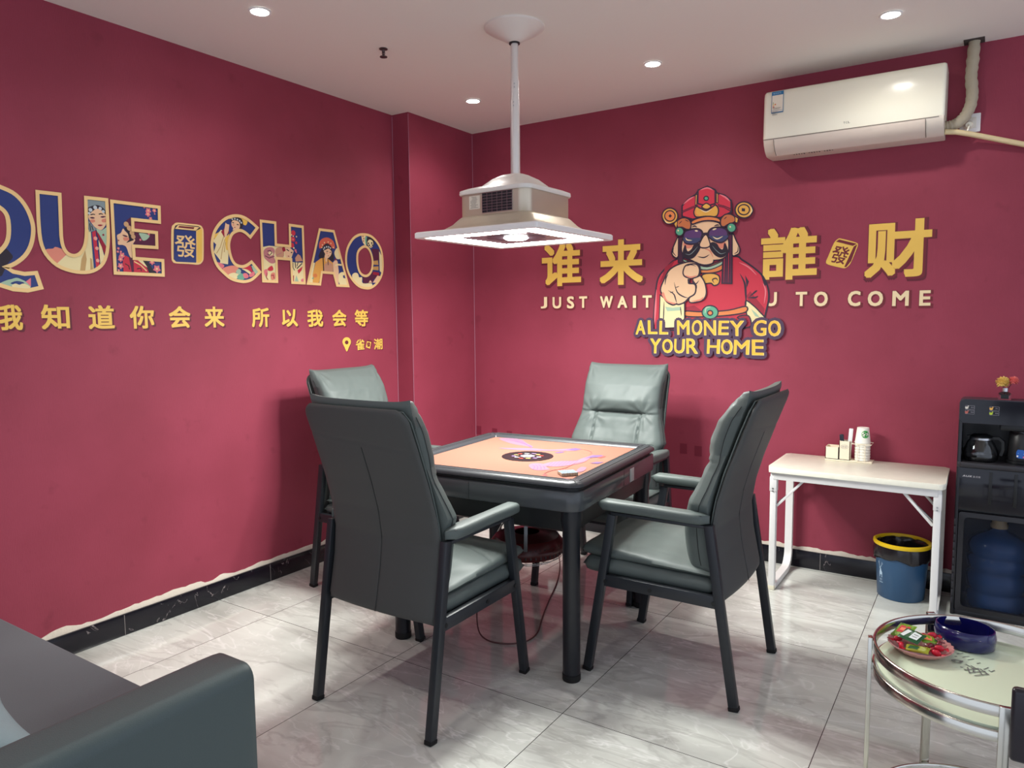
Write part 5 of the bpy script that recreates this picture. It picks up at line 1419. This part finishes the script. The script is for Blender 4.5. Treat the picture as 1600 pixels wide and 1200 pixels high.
letter([(315, 95), (555, 125), (805, 1058), (610, 1048), (555, 838), (352, 822), (322, 1028), (112, 1013)], C5, [
    ('s', mat('coral fan print', (211, 97, 73), .6), [(320, 420), (310, 330), (350, 260), (430, 230), (500, 250), (560, 310), (580, 420), (500, 400), (400, 380)]), ('d', IVORY, [(365, 358, 9), (400, 318, 9), (462, 308, 9), (510, 330, 9), (550, 400, 9), (355, 400, 9)]),
    ('s', BLKP, [(300, 540), (350, 430), (390, 360), (450, 330), (520, 390), (530, 470), (560, 560), (540, 640), (470, 600), (330, 590)]),
    ('p', mat('amber robe print', (224, 164, 78), .6), [(250, 650), (330, 590), (400, 570), (470, 600), (540, 660), (545, 825), (360, 815), (340, 900), (300, 1010), (200, 1000), (200, 850)]),
    ('p', IVORY, [(190, 660), (240, 660), (200, 850), (200, 1000), (130, 1000)]), ('p', mat('tan rose print', (200, 149, 120), .6), [(400, 690), (460, 640), (530, 680), (545, 820), (390, 800)]),
    ('s', SKINP, [(385, 460), (420, 440), (470, 420), (520, 470), (510, 530), (470, 575), (430, 590), (400, 560), (410, 510)]), ('l', SKINP, [(425, 570), (430, 640)], C5, .012),
    ('d', mat('pearl print', (192, 203, 207), .5), [(400, 405, 12), (435, 390, 12), (470, 392, 12), (500, 410, 11), (385, 430, 10)]), ('l', BLKP, [(430, 465), (460, 470)], C5, .004), ('l', BLKP, [(485, 485), (510, 480)], C5, .004), ('s', REDD, [(455, 540), (475, 540), (465, 550)]), ('s', SKIND, [(425, 490), (450, 490), (445, 510)]),
    ('l', BLKP, [(375, 570), (385, 800)], C5, .007), ('l', BLKP, [(460, 600), (462, 700)], C5, .004),
    ('s', IVORY, [(565, 500), (590, 430), (625, 410), (660, 480), (665, 590), (600, 590)]), ('p', SKINP, [(540, 660), (590, 600), (620, 640), (640, 800), (640, 1040), (610, 1040), (550, 830)]), ('p', REDD, [(565, 600), (600, 590), (590, 630)]),
    ('l', IVORY, [(580, 710), (620, 690), (690, 700)], C5, .010), ('s', IVORY, [(640, 860), (720, 820), (760, 900), (800, 1045), (660, 1035)]), ('p', NAVY, [(710, 880), (745, 870), (760, 930), (720, 920)]), ('p', TEAL, [(180, 930), (215, 900), (205, 940)]), ('s', ORG, [(210, 860), (260, 850), (270, 900), (220, 910)])])
letter(smooth_loop([(1050, 178), (1180, 203), (1290, 303), (1365, 450), (1392, 650), (1378, 850), (1300, 1000), (1195, 1083), (1100, 1093), (985, 1058), (875, 950), (795, 800), (765, 610), (790, 420), (870, 270), (955, 200)], 3), C5, [
    ('s', IVORY, [(1035, 200), (1085, 190), (1110, 230), (1110, 360), (1070, 340), (1040, 270)]), ('d', REDD, [(1055, 210, 9), (1070, 250, 9), (1065, 290, 9)]), ('s', TEAL, [(1090, 240), (1120, 215), (1130, 330), (1105, 350)]),
    ('s', BLKP, [(1120, 250), (1170, 215), (1230, 240), (1250, 330), (1200, 400), (1130, 370)]), ('s', IVORY, [(1130, 320), (1165, 265), (1220, 290), (1230, 350), (1200, 405), (1160, 390)]), ('d', BLKP, [(1150, 330, 12), (1205, 325, 12), (1165, 365, 12), (1215, 360, 10)]), ('s', REDD, [(1180, 385), (1205, 380), (1195, 398)]),
    ('p', PLUM, [(1200, 420), (1330, 430), (1345, 620), (1220, 620), (1225, 520)]), ('p', mat('tan gold print', (198, 153, 89), .6), [(1222, 630), (1310, 620), (1320, 700), (1220, 690)]), ('p', mat('tan gold print', (198, 153, 89), .6), [(1220, 730), (1320, 720), (1320, 790), (1210, 780)]),
    ('p', IVORY, [(1330, 460), (1380, 560), (1388, 850), (1340, 800)]), ('p', PLUM, [(1190, 850), (1230, 810), (1330, 830), (1340, 880), (1230, 950), (1220, 1000), (1060, 1010), (1050, 900), (1110, 900)]), ('p', REDD, [(1230, 810), (1330, 830), (1330, 880), (1220, 860)]),
    ('p', SKINP, [(1220, 1000), (1300, 880), (1360, 890), (1300, 1000)]), ('p', SKINP, [(1150, 1000), (1180, 955), (1210, 1000)]), ('s', IVORY, [(870, 870), (920, 830), (970, 850), (990, 910), (1040, 910), (1050, 1010), (1200, 1010), (1200, 1075), (1100, 1085), (990, 1050), (890, 950)])],
    [smooth_loop([(1090, 382), (1155, 428), (1200, 530), (1218, 650), (1204, 780), (1160, 858), (1100, 886), (1030, 858), (982, 780), (958, 650), (963, 500), (1012, 420)], 3)], w=.0155)

# --- gold chinese line and the small shop line under it
t = thing('chinese_slogan', 'row of gold chinese characters under the latin letters on the left wall', 'wall lettering', (0, 0, 0))
for ch_, b_ in (('我', (-2, 476, 35, 516)), ('知', (64, 476, 108.4, 514.4)), ('道', (137.6, 477, 178.6, 514)), ('你', (202.4, 478, 240.6, 513.4)), ('会', (263.6, 478.4, 297.4, 512.4)), ('来', (319, 479, 350, 511.7)),
                ('所', (393, 481, 420.5, 511)), ('以', (440, 483, 465, 510.5)), ('我', (480, 483.7, 504.5, 510.5)), ('会', (519, 484, 541, 510)), ('等', (554, 484, 575, 510))):
    p = on_left(); bx = box_of(LW, *b_)
    p.glyph(ch_, (bx[0] + .004, bx[1] - .008, bx[2] + .008, bx[3] - .004), SHADP, .0030); p.glyph(ch_, bx, GOLD, .0026); p.build('character', t, smooth=False)
t = thing('shop_mark', 'small gold map pin and two characters at the lower right of the left wall', 'wall lettering', (0, 0, 0))
S6 = lambda x, y: LW(520 + x / 16, 515 + y / 16)
pin_o = smooth_loop([(345, 190), (410, 215), (447, 280), (445, 340), (400, 440), (347, 550), (290, 440), (245, 345), (240, 280), (280, 215)], 3); pin_i = smooth_loop([(343, 270), (375, 285), (388, 320), (375, 355), (343, 370), (312, 355), (298, 320), (312, 285)], 3)
p = on_left(); p.poly([S6(x + 14, y + 14) for x, y in pin_o], SHADP); p.poly([S6(*q) for q in pin_o], GOLD, [[S6(*q) for q in pin_i]]); p.build('map_pin', t, smooth=False)
for ch_, b_ in (('雀', (555.6, 530, 569.2, 547)), ('潮', (584, 529, 597.4, 546))):
    p = on_left(); bx = box_of(LW, *b_); p.glyph(ch_, (bx[0] + .003, bx[1] - .004, bx[2] + .004, bx[3] - .003), SHADP, .0015); p.glyph(ch_, bx, GOLD, .0014); p.build('character', t, smooth=False)
p = on_left(); p.poly([S6(*q) for q in [(845, 285), (890, 255), (985, 280), (990, 310), (945, 470), (920, 495), (825, 445)]], MAROON); p.poly([S6(*q) for q in [(850, 290), (960, 312), (925, 480), (822, 440)]], GOLD); p.glyph('發', box_of(S6, 848, 318, 935, 430), MAROON, .0012); p.build('printed_tile', t, smooth=False)

# --- back wall headline and english line
t = thing('chinese_headline', 'large gold chinese headline characters on the back wall beside the cartoon figure', 'wall lettering', (0, 0, 0))
for ch_, b_ in (('谁', (846.9, 380, 908, 447)), ('来', (937, 374, 1005, 445)), ('誰', (1189, 355.4, 1277, 437)), ('财', (1351.6, 343.4, 1455.6, 433))):
    p = on_back(); bx = box_of(BW, *b_)
    p.glyph(ch_, (bx[0] - .004, bx[1] - .022, bx[2] + .022, bx[3] + .003), SHADP, .011); p.glyph(ch_, (bx[0] - .003, bx[1] - .012, bx[2] + .014, bx[3] + .003), MAROON, .0105); p.glyph(ch_, bx, GOLD, .0078); p.build('character', t, smooth=False)
p = on_back(); H6 = lambda x, y: BW(1180 + x / 5.333, 340 + y / 5.333)
p.poly([H6(*q) for q in smooth_loop([(590, 370), (610, 320), (655, 215), (690, 178), (720, 176), (830, 205), (857, 225), (840, 275), (800, 370), (775, 405), (745, 422), (700, 415), (610, 392)], 3)], GOLD)
p.poly([H6(*q) for q in [(700, 182), (848, 218), (815, 236), (672, 200)]], MAROON); p.poly([H6(*q) for q in [(822, 240), (852, 222), (800, 362), (760, 412), (742, 412)]], MAROON)
p.poly([H6(*q) for q in [(668, 205), (814, 240), (738, 415), (598, 376)]], GOLD)
q0 = len(p.v); p.glyph('發', box_of(H6, 632, 238, 782, 384), MAROON, .001)
cA, cB = H6(707, 310), None
for i in range(q0, len(p.v)):
    x, y, z = p.v[i]; dx, dz = x - cA[0], z - cA[1]; p.v[i] = (cA[0] + dx * .92 + dz * .28, y, cA[1] + dz * .96 - dx * .22)
p.build('printed_tile', t, smooth=False)
t = thing('english_slogan', 'row of cream latin capitals under the chinese headline on the back wall', 'wall lettering', (0, 0, 0))
for ch_, b_ in (('J', (845, 464, 855, 482)), ('U', (863.5, 464, 877, 482)), ('S', (886, 463, 897.2, 482)), ('T', (905, 463, 917.5, 481)), ('W', (937.8, 462.7, 957.5, 481)), ('A', (965, 462.5, 980, 481)), ('I', (989, 462, 993.8, 481)), ('T', (1004, 461.5, 1018.4, 480.6)),
                ('U', (1196, 456.6, 1213.8, 478.4)), ('T', (1243.2, 456, 1261, 478.2)), ('O', (1271.9, 455.6, 1293.4, 478.6)), ('C', (1324.8, 454.6, 1344.5, 478.4)), ('O', (1355.9, 454.6, 1379.7, 478.4)), ('M', (1394.3, 454.4, 1420, 478)), ('E', (1436.5, 453.6, 1454.2, 477.6))):
    p = on_back(); bx = box_of(BW, *b_); w_ = .0028
    p.glyph(ch_, (bx[0] - .002, bx[1] - .012, bx[2] + .012, bx[3] + .002), MAROON, w_ + .003); p.glyph(ch_, bx, CREAM, w_); p.build('character', t, smooth=False)

# --- cartoon figure
t = thing('cartoon_mural', 'printed cartoon man in a red robe and winged red hat, sunglasses and moustache, pointing', 'mural', (0, 0, 0))
F4 = lambda x, y: BW(980 + x / 4, 270 + y / 4)
F7 = lambda x, y: BW(1020 + x / 8.57, 280 + y / 8.57)
F8 = lambda x, y: BW(1010 + x / 7.057, 400 + y / 7.057)
hh = [.0030]
SUNP = mat('sunglass violet print', (89, 57, 107), .5); SUNB = mat('sunglass slate print', (61, 68, 104), .5); GRN = mat('jade print', (86, 164, 130), .5); HATG = mat('hat gold print', (222, 167, 74), .5)


def fig(name, items):
    p = on_back(hh[0])
    for it in items:
        k, fn, pts, m = it[:4]; w = it[4] if len(it) > 4 else .0075
        if k == 'c':                          # closed shape with dark outline
            q = [fn(*a) for a in smooth_loop(pts, 4)]; p.poly(q, m); p.stroke(q, w, INKP, True)
        elif k == 'k':                        # cornered shape with dark outline
            q = [fn(*a) for a in pts]; p.poly(q, m); p.stroke(q, w, INKP, True)
        elif k == 'f': p.poly([fn(*a) for a in smooth_loop(pts, 4)], m)
        elif k == 'g': p.poly([fn(*a) for a in pts], m)
        elif k == 'l': p.stroke([fn(*a) for a in smooth_loop(pts, 4, False)], w, m, False, True)
        elif k == 'e':
            q = [fn(pts[0] + pts[2] * cos(2 * pi * j / 28), pts[1] + pts[3] * sin(2 * pi * j / 28)) for j in range(28)]; p.poly(q, m)
            if w: p.stroke(q, w, INKP, True)
    hh[0] = p.h + .0001
    return p.build(name, t, smooth=False)


fig('robe', [('c', F4, [(300, 545), (380, 530), (660, 520), (720, 545), (800, 600), (850, 650), (880, 720), (885, 790), (865, 880), (850, 920), (770, 960), (640, 985), (420, 985), (200, 980), (168, 970), (172, 830), (185, 700), (205, 640), (250, 590)], REDP, .010),
             ('g', F4, [(745, 770), (770, 740), (860, 850), (850, 915), (810, 905)], REDD), ('g', F4, [(365, 840), (420, 830), (480, 870), (700, 860), (745, 830), (740, 880), (370, 890)], REDD),
             ('c', F4, [(742, 800), (790, 830), (830, 870), (860, 910), (800, 935), (775, 960), (760, 920), (745, 870)], IVORY), ('g', F4, [(775, 850), (810, 880), (830, 905), (800, 895)], SAGE),
             ('l', F4, [(705, 630), (735, 690), (742, 760), (745, 830)], INKP, .012), ('l', F4, [(765, 775), (800, 745), (815, 735)], INKP, .010), ('l', F4, [(755, 780), (800, 780), (820, 770)], INKP, .010), ('g', F4, [(738, 640), (762, 680), (748, 720)], INKP), ('g', F4, [(870, 690), (838, 640), (862, 720)], INKP),
             ('l', F4, [(700, 560), (760, 590), (810, 640)], PINKP, .008), ('l', F4, [(850, 690), (866, 740), (856, 820)], PINKP, .008), ('l', F4, [(220, 640), (270, 600)], PINKP, .008), ('l', F4, [(185, 730), (178, 850), (172, 950)], PINKP, .012), ('g', F4, [(240, 590), (300, 545), (260, 620), (200, 700)], REDD),
             ('c', F4, [(690, 905), (730, 890), (765, 900), (775, 955), (735, 965), (740, 930)], REDD)])
fig('collar', [('c', F4, [(345, 545), (400, 560), (480, 585), (560, 560), (600, 545), (600, 600), (540, 625), (440, 625), (360, 600)], ORG), ('c', F4, [(345, 540), (420, 565), (500, 588), (580, 560), (598, 548), (592, 575), (500, 608), (400, 585)], SAGE, .006),
               ('c', F4, [(470, 640), (530, 628), (575, 645), (575, 690), (545, 705), (525, 690), (480, 690)], HATG), ('l', F4, [(545, 690), (535, 668), (558, 660), (568, 676)], INKP, .008)])
fig('belt', [('c', F4, [(365, 865), (440, 868), (520, 868), (640, 858), (742, 835), (742, 870), (640, 890), (480, 900), (365, 895)], ORG), ('e', F4, (520, 872, 50, 42), GRN), ('e', F4, (520, 876, 16, 15), ORG), ('l', F4, [(488, 880), (495, 845), (525, 838)], SAGE, .010)])
fig('ear', [('c', F7, [(345, 770), (300, 860), (262, 960), (270, 1020), (320, 1055), (350, 1020), (400, 900), (400, 780)], SKINP), ('l', F7, [(285, 920), (275, 980), (320, 1035)], INKP, .006)])
fig('ear', [('c', F7, [(1075, 730), (1120, 820), (1165, 920), (1160, 990), (1110, 1020), (1070, 1020), (1030, 900), (1020, 760)], SKINP), ('l', F7, [(1145, 900), (1140, 970), (1090, 1000)], INKP, .006)])
tas = []
for x0, y0, x1, y1 in ((348, 740, 405, 1120),):
    tas += [('k', F7, [(350, 760), (408, 740), (404, 1120), (346, 1115)], PLUM)] + [('l', F7, [(350 + k * 14, 770), (348 + k * 14, 1110)], INKP, .004) for k in (1, 2, 3)]
tas += [('k', F4, [(606, 395), (658, 385), (656, 692), (594, 690)], PLUM)] + [('l', F4, [(608 + k * 12, 400), (598 + k * 14, 688)], INKP, .005) for k in (1, 2, 3)] + [('l', F4, [(614 + k * 12, 400), (606 + k * 14, 688)], REDP, .003) for k in (0, 2)]
fig('tassel', tas[:4]); fig('tassel', tas[4:])
fig('face', [('c', F7, [(520, 600), (600, 570), (740, 555), (880, 580), (925, 640), (1010, 780), (1022, 920), (1000, 1020), (920, 1075), (830, 1090), (800, 1130), (700, 1150), (600, 1125), (520, 1085), (430, 1050), (392, 970), (395, 860), (430, 720)], SKINP),
             ('f', F7, [(420, 850), (500, 850), (540, 900), (480, 930), (420, 900)], SKIND), ('f', F7, [(850, 850), (960, 840), (990, 880), (930, 930), (880, 900)], SKIND), ('l', F7, [(530, 645), (565, 630), (600, 645)], INKP, .008), ('l', F7, [(825, 630), (865, 615), (900, 620)], INKP, .008), ('l', F7, [(605, 1035), (690, 1050), (765, 1010)], INKP, .007), ('l', F7, [(810, 1080), (830, 1085), (900, 1080)], INKP, .006), ('l', F7, [(700, 935), (770, 960), (815, 1050)], SKIND, .008)])
fig('moustache', [('c', F7, [(410, 990), (440, 890), (455, 950), (480, 975), (530, 940), (560, 885), (620, 865), (640, 900), (620, 960), (560, 1040), (500, 1065), (440, 1050)], BLKP, .006), ('c', F7, [(1005, 950), (970, 865), (955, 930), (930, 950), (890, 920), (860, 870), (800, 850), (770, 890), (790, 950), (850, 1020), (920, 1045), (985, 1015)], BLKP, .006),
                  ('l', F7, [(440, 1000), (500, 1010), (560, 960), (610, 900)], GREYP, .004), ('l', F7, [(985, 980), (920, 1000), (860, 960), (800, 890)], GREYP, .004), ('c', F7, [(690, 760), (730, 750), (770, 850), (770, 895), (720, 920), (650, 915), (630, 880), (650, 830)], SKINP)])
fig('sunglasses', [('c', F7, [(415, 770), (440, 700), (540, 670), (620, 672), (668, 710), (660, 780), (610, 850), (520, 870), (440, 850)], SUNP, .011), ('f', F7, [(420, 780), (520, 790), (650, 790), (605, 845), (520, 862), (440, 845)], SUNB), ('l', F7, [(445, 785), (470, 815), (535, 822)], CREAM, .007), ('l', F7, [(570, 690), (610, 698)], CREAM, .009),
                   ('c', F7, [(750, 720), (790, 665), (880, 645), (970, 660), (1010, 710), (1005, 790), (930, 845), (840, 830), (765, 780)], SUNP, .011), ('f', F7, [(760, 760), (870, 760), (1005, 755), (1000, 790), (930, 838), (840, 822), (770, 780)], SUNB), ('l', F7, [(808, 770), (870, 800), (945, 765)], CREAM, .007), ('l', F7, [(805, 680), (860, 662)], CREAM, .009), ('k', F7, [(668, 725), (745, 718), (745, 742), (668, 750)], INKP, .004)])
fig('hat', [('k', F7, [(400, 500), (400, 360), (480, 270), (580, 210), (620, 150), (735, 100), (840, 145), (865, 190), (970, 220), (1055, 290), (1060, 440), (910, 520), (740, 500), (540, 540)], REDP, .010),
            ('l', F7, [(415, 340), (490, 275), (560, 235)], PINKP, .009), ('l', F7, [(900, 205), (980, 245), (1040, 300)], PINKP, .009), ('k', F7, [(400, 430), (540, 370), (610, 350), (600, 375), (540, 390), (405, 450)], REDD, .004), ('k', F7, [(880, 340), (960, 360), (1055, 400), (1050, 435), (960, 380), (890, 365)], REDD, .004),
            ('k', F7, [(580, 215), (603, 205), (595, 345), (575, 350)], HATG, .005), ('k', F7, [(860, 190), (880, 195), (880, 320), (858, 320)], HATG, .005), ('k', F7, [(615, 150), (735, 102), (842, 148), (842, 330), (770, 350), (690, 350), (612, 330)], REDP, .008), ('l', F7, [(640, 150), (735, 120), (815, 150)], PINKP, .008),
            ('e', F7, (723, 260, 30, 28), GRN, .007), ('c', F7, [(560, 430), (590, 370), (640, 390), (720, 425), (800, 380), (850, 350), (885, 400), (880, 470), (840, 505), (720, 500), (600, 510), (565, 480)], HATG, .008), ('l', F7, [(585, 400), (580, 470), (640, 500)], ORG, .008), ('l', F7, [(640, 405), (720, 440), (800, 400)], CREAM, .006), ('c', F7, [(665, 370), (725, 325), (785, 365), (760, 395), (725, 405), (690, 395)], HATG, .007),
            ('c', F7, [(525, 570), (600, 530), (740, 500), (860, 515), (910, 545), (905, 580), (820, 560), (700, 560), (600, 585), (540, 605)], ORG, .008)])
fig('pom_pom', [('c', F7, [(335, 620), (330, 570), (380, 530), (440, 520), (500, 550), (520, 610), (505, 670), (450, 670), (400, 645), (350, 650)], mat('rust print', (192, 110, 66), .6)), ('l', F7, [(360, 600), (400, 560)], INKP, .005), ('l', F7, [(440, 545), (490, 570)], INKP, .005), ('k', F7, [(290, 600), (330, 560), (340, 580), (325, 660)], HATG, .005)])
fig('pom_pom', [('c', F7, [(920, 620), (920, 540), (970, 480), (1040, 470), (1100, 500), (1115, 560), (1070, 590), (1010, 610), (960, 640)], mat('rust print', (192, 110, 66), .6)),
                ('l', F7, [(960, 540), (1000, 505)], INKP, .005), ('k', F7, [(1110, 500), (1155, 530), (1140, 590), (1110, 580)], HATG, .005)])
fig('bead', [('e', F7, (368, 703, 55, 58), GRN), ('e', F7, (350, 690, 10, 12), CREAM, 0)])
fig('bead', [('e', F7, (1062, 652, 60, 62), GRN), ('e', F7, (1045, 640, 11, 13), CREAM, 0)])
fig('coin', [('e', F7, (240, 495, 105, 105), HATG, .008), ('e', F7, (240, 495, 70, 70), ORG, .007), ('g', F7, [(243, 470), (268, 495), (243, 520), (220, 495)], INKP), ('l', F7, [(160, 540), (200, 585), (260, 590)], CREAM, .006)])
fig('coin', [('e', F7, (1230, 415, 118, 108), HATG, .008), ('e', F7, (1228, 412, 76, 68), HATG, .007), ('g', F7, [(1200, 392), (1245, 396), (1243, 436), (1200, 432)], INKP),
             ('l', F7, [(1320, 370), (1335, 430), (1290, 490)], CREAM, .006)])
fig('pointing_hand', [('k', F8, [(160, 430), (215, 470), (240, 510), (340, 530), (430, 520), (430, 690), (350, 790), (215, 795), (150, 720)], IVORY), ('g', F8, [(215, 560), (300, 570), (390, 560), (392, 600), (240, 610)], SAGE), ('l', F8, [(205, 500), (200, 640), (195, 760)], INKP, .007), ('l', F8, [(385, 560), (395, 660)], INKP, .006),
                      ('c', F8, [(480, 470), (540, 400), (560, 330), (520, 260), (590, 215), (640, 270), (665, 350), (665, 430), (620, 490), (500, 515)], SKINP), ('l', F8, [(500, 500), (600, 485), (640, 450)], SKIND, .010),
                      ('c', F8, [(165, 370), (205, 260), (260, 160), (350, 100), (480, 65), (570, 80), (600, 130), (590, 220), (500, 245), (475, 300), (540, 310), (555, 360), (540, 420), (480, 460), (430, 510), (370, 535), (340, 530), (300, 540), (240, 510), (200, 450)], SKINP, .009),
                      ('f', F8, [(200, 400), (240, 490), (330, 520), (300, 530), (230, 500), (180, 430)], SKIND), ('l', F8, [(250, 380), (310, 420), (330, 470), (345, 525)], INKP, .008), ('l', F8, [(315, 290), (350, 400), (420, 450), (470, 460)], INKP, .008), ('l', F8, [(215, 320), (225, 250), (250, 200)], INKP, .007), ('l', F8, [(330, 350), (370, 335)], INKP, .005), ('l', F8, [(270, 405), (310, 395)], INKP, .005), ('l', F8, [(480, 300), (470, 250)], INKP, .012), ('l', F8, [(500, 270), (550, 310), (590, 270)], INKP, .007), ('l', F8, [(550, 310), (560, 370)], INKP, .008),
                      ('c', F8, [(415, 170), (440, 110), (500, 90), (565, 95), (595, 150), (580, 220), (520, 245), (450, 235), (420, 210)], SKINP, .008), ('l', F8, [(450, 115), (500, 98), (560, 115)], INKP, .005), ('l', F8, [(435, 215), (500, 235), (570, 215)], SKIND, .010)])

# --- comic caption over the robe's hem
t = thing('comic_caption', 'two line yellow comic lettering with a dark rim under the cartoon man', 'wall lettering', (0, 0, 0))
YEL = mat('comic yellow print', (234, 183, 57), .5); RIM = mat('comic dark rim', (73, 52, 78), .6); YELP = mat('comic pale yellow', (238, 211, 140), .5)
cap = [('A', 62, 922, 122, 1010), ('L', 136, 922, 196, 1008), ('L', 208, 925, 265, 1010), ('M', 318, 922, 396, 1012), ('O', 410, 920, 476, 1016), ('N', 486, 922, 562, 1016), ('E', 576, 924, 642, 1014), ('Y', 648, 924, 736, 1020), ('G', 794, 920, 876, 1020), ('O', 886, 922, 966, 1022),
       ('Y', 150, 1035, 218, 1128), ('O', 226, 1038, 292, 1126), ('U', 300, 1038, 366, 1128), ('R', 376, 1035, 448, 1130), ('H', 505, 1040, 586, 1130), ('O', 592, 1040, 666, 1134), ('M', 672, 1044, 770, 1136), ('E', 784, 1042, 860, 1140)]
back_p = on_back(hh[0] + .0004)
for c_, x0, y0, x1, y1 in cap:
    bx = box_of(F4, x0, y0, x1, y1); back_p.glyph(c_, (bx[0] - .019, bx[1] - .021, bx[2] + .019, bx[3] + .017), RIM, .021, 12)
bo_ = back_p.build('dark_rim', t, smooth=False)
for k, (c_, x0, y0, x1, y1) in enumerate(cap):
    p = on_back(back_p.h + .0003); bx = box_of(F4, x0, y0, x1, y1)
    p.glyph(c_, bx, YELP, .0018, 8, .03 * (-1) ** k); p.glyph(c_, (bx[0], bx[1] + .002, bx[2] - .004, bx[3] - .001), YEL, .0016, 8, .03 * (-1) ** k); p.build('character', t, smooth=False)
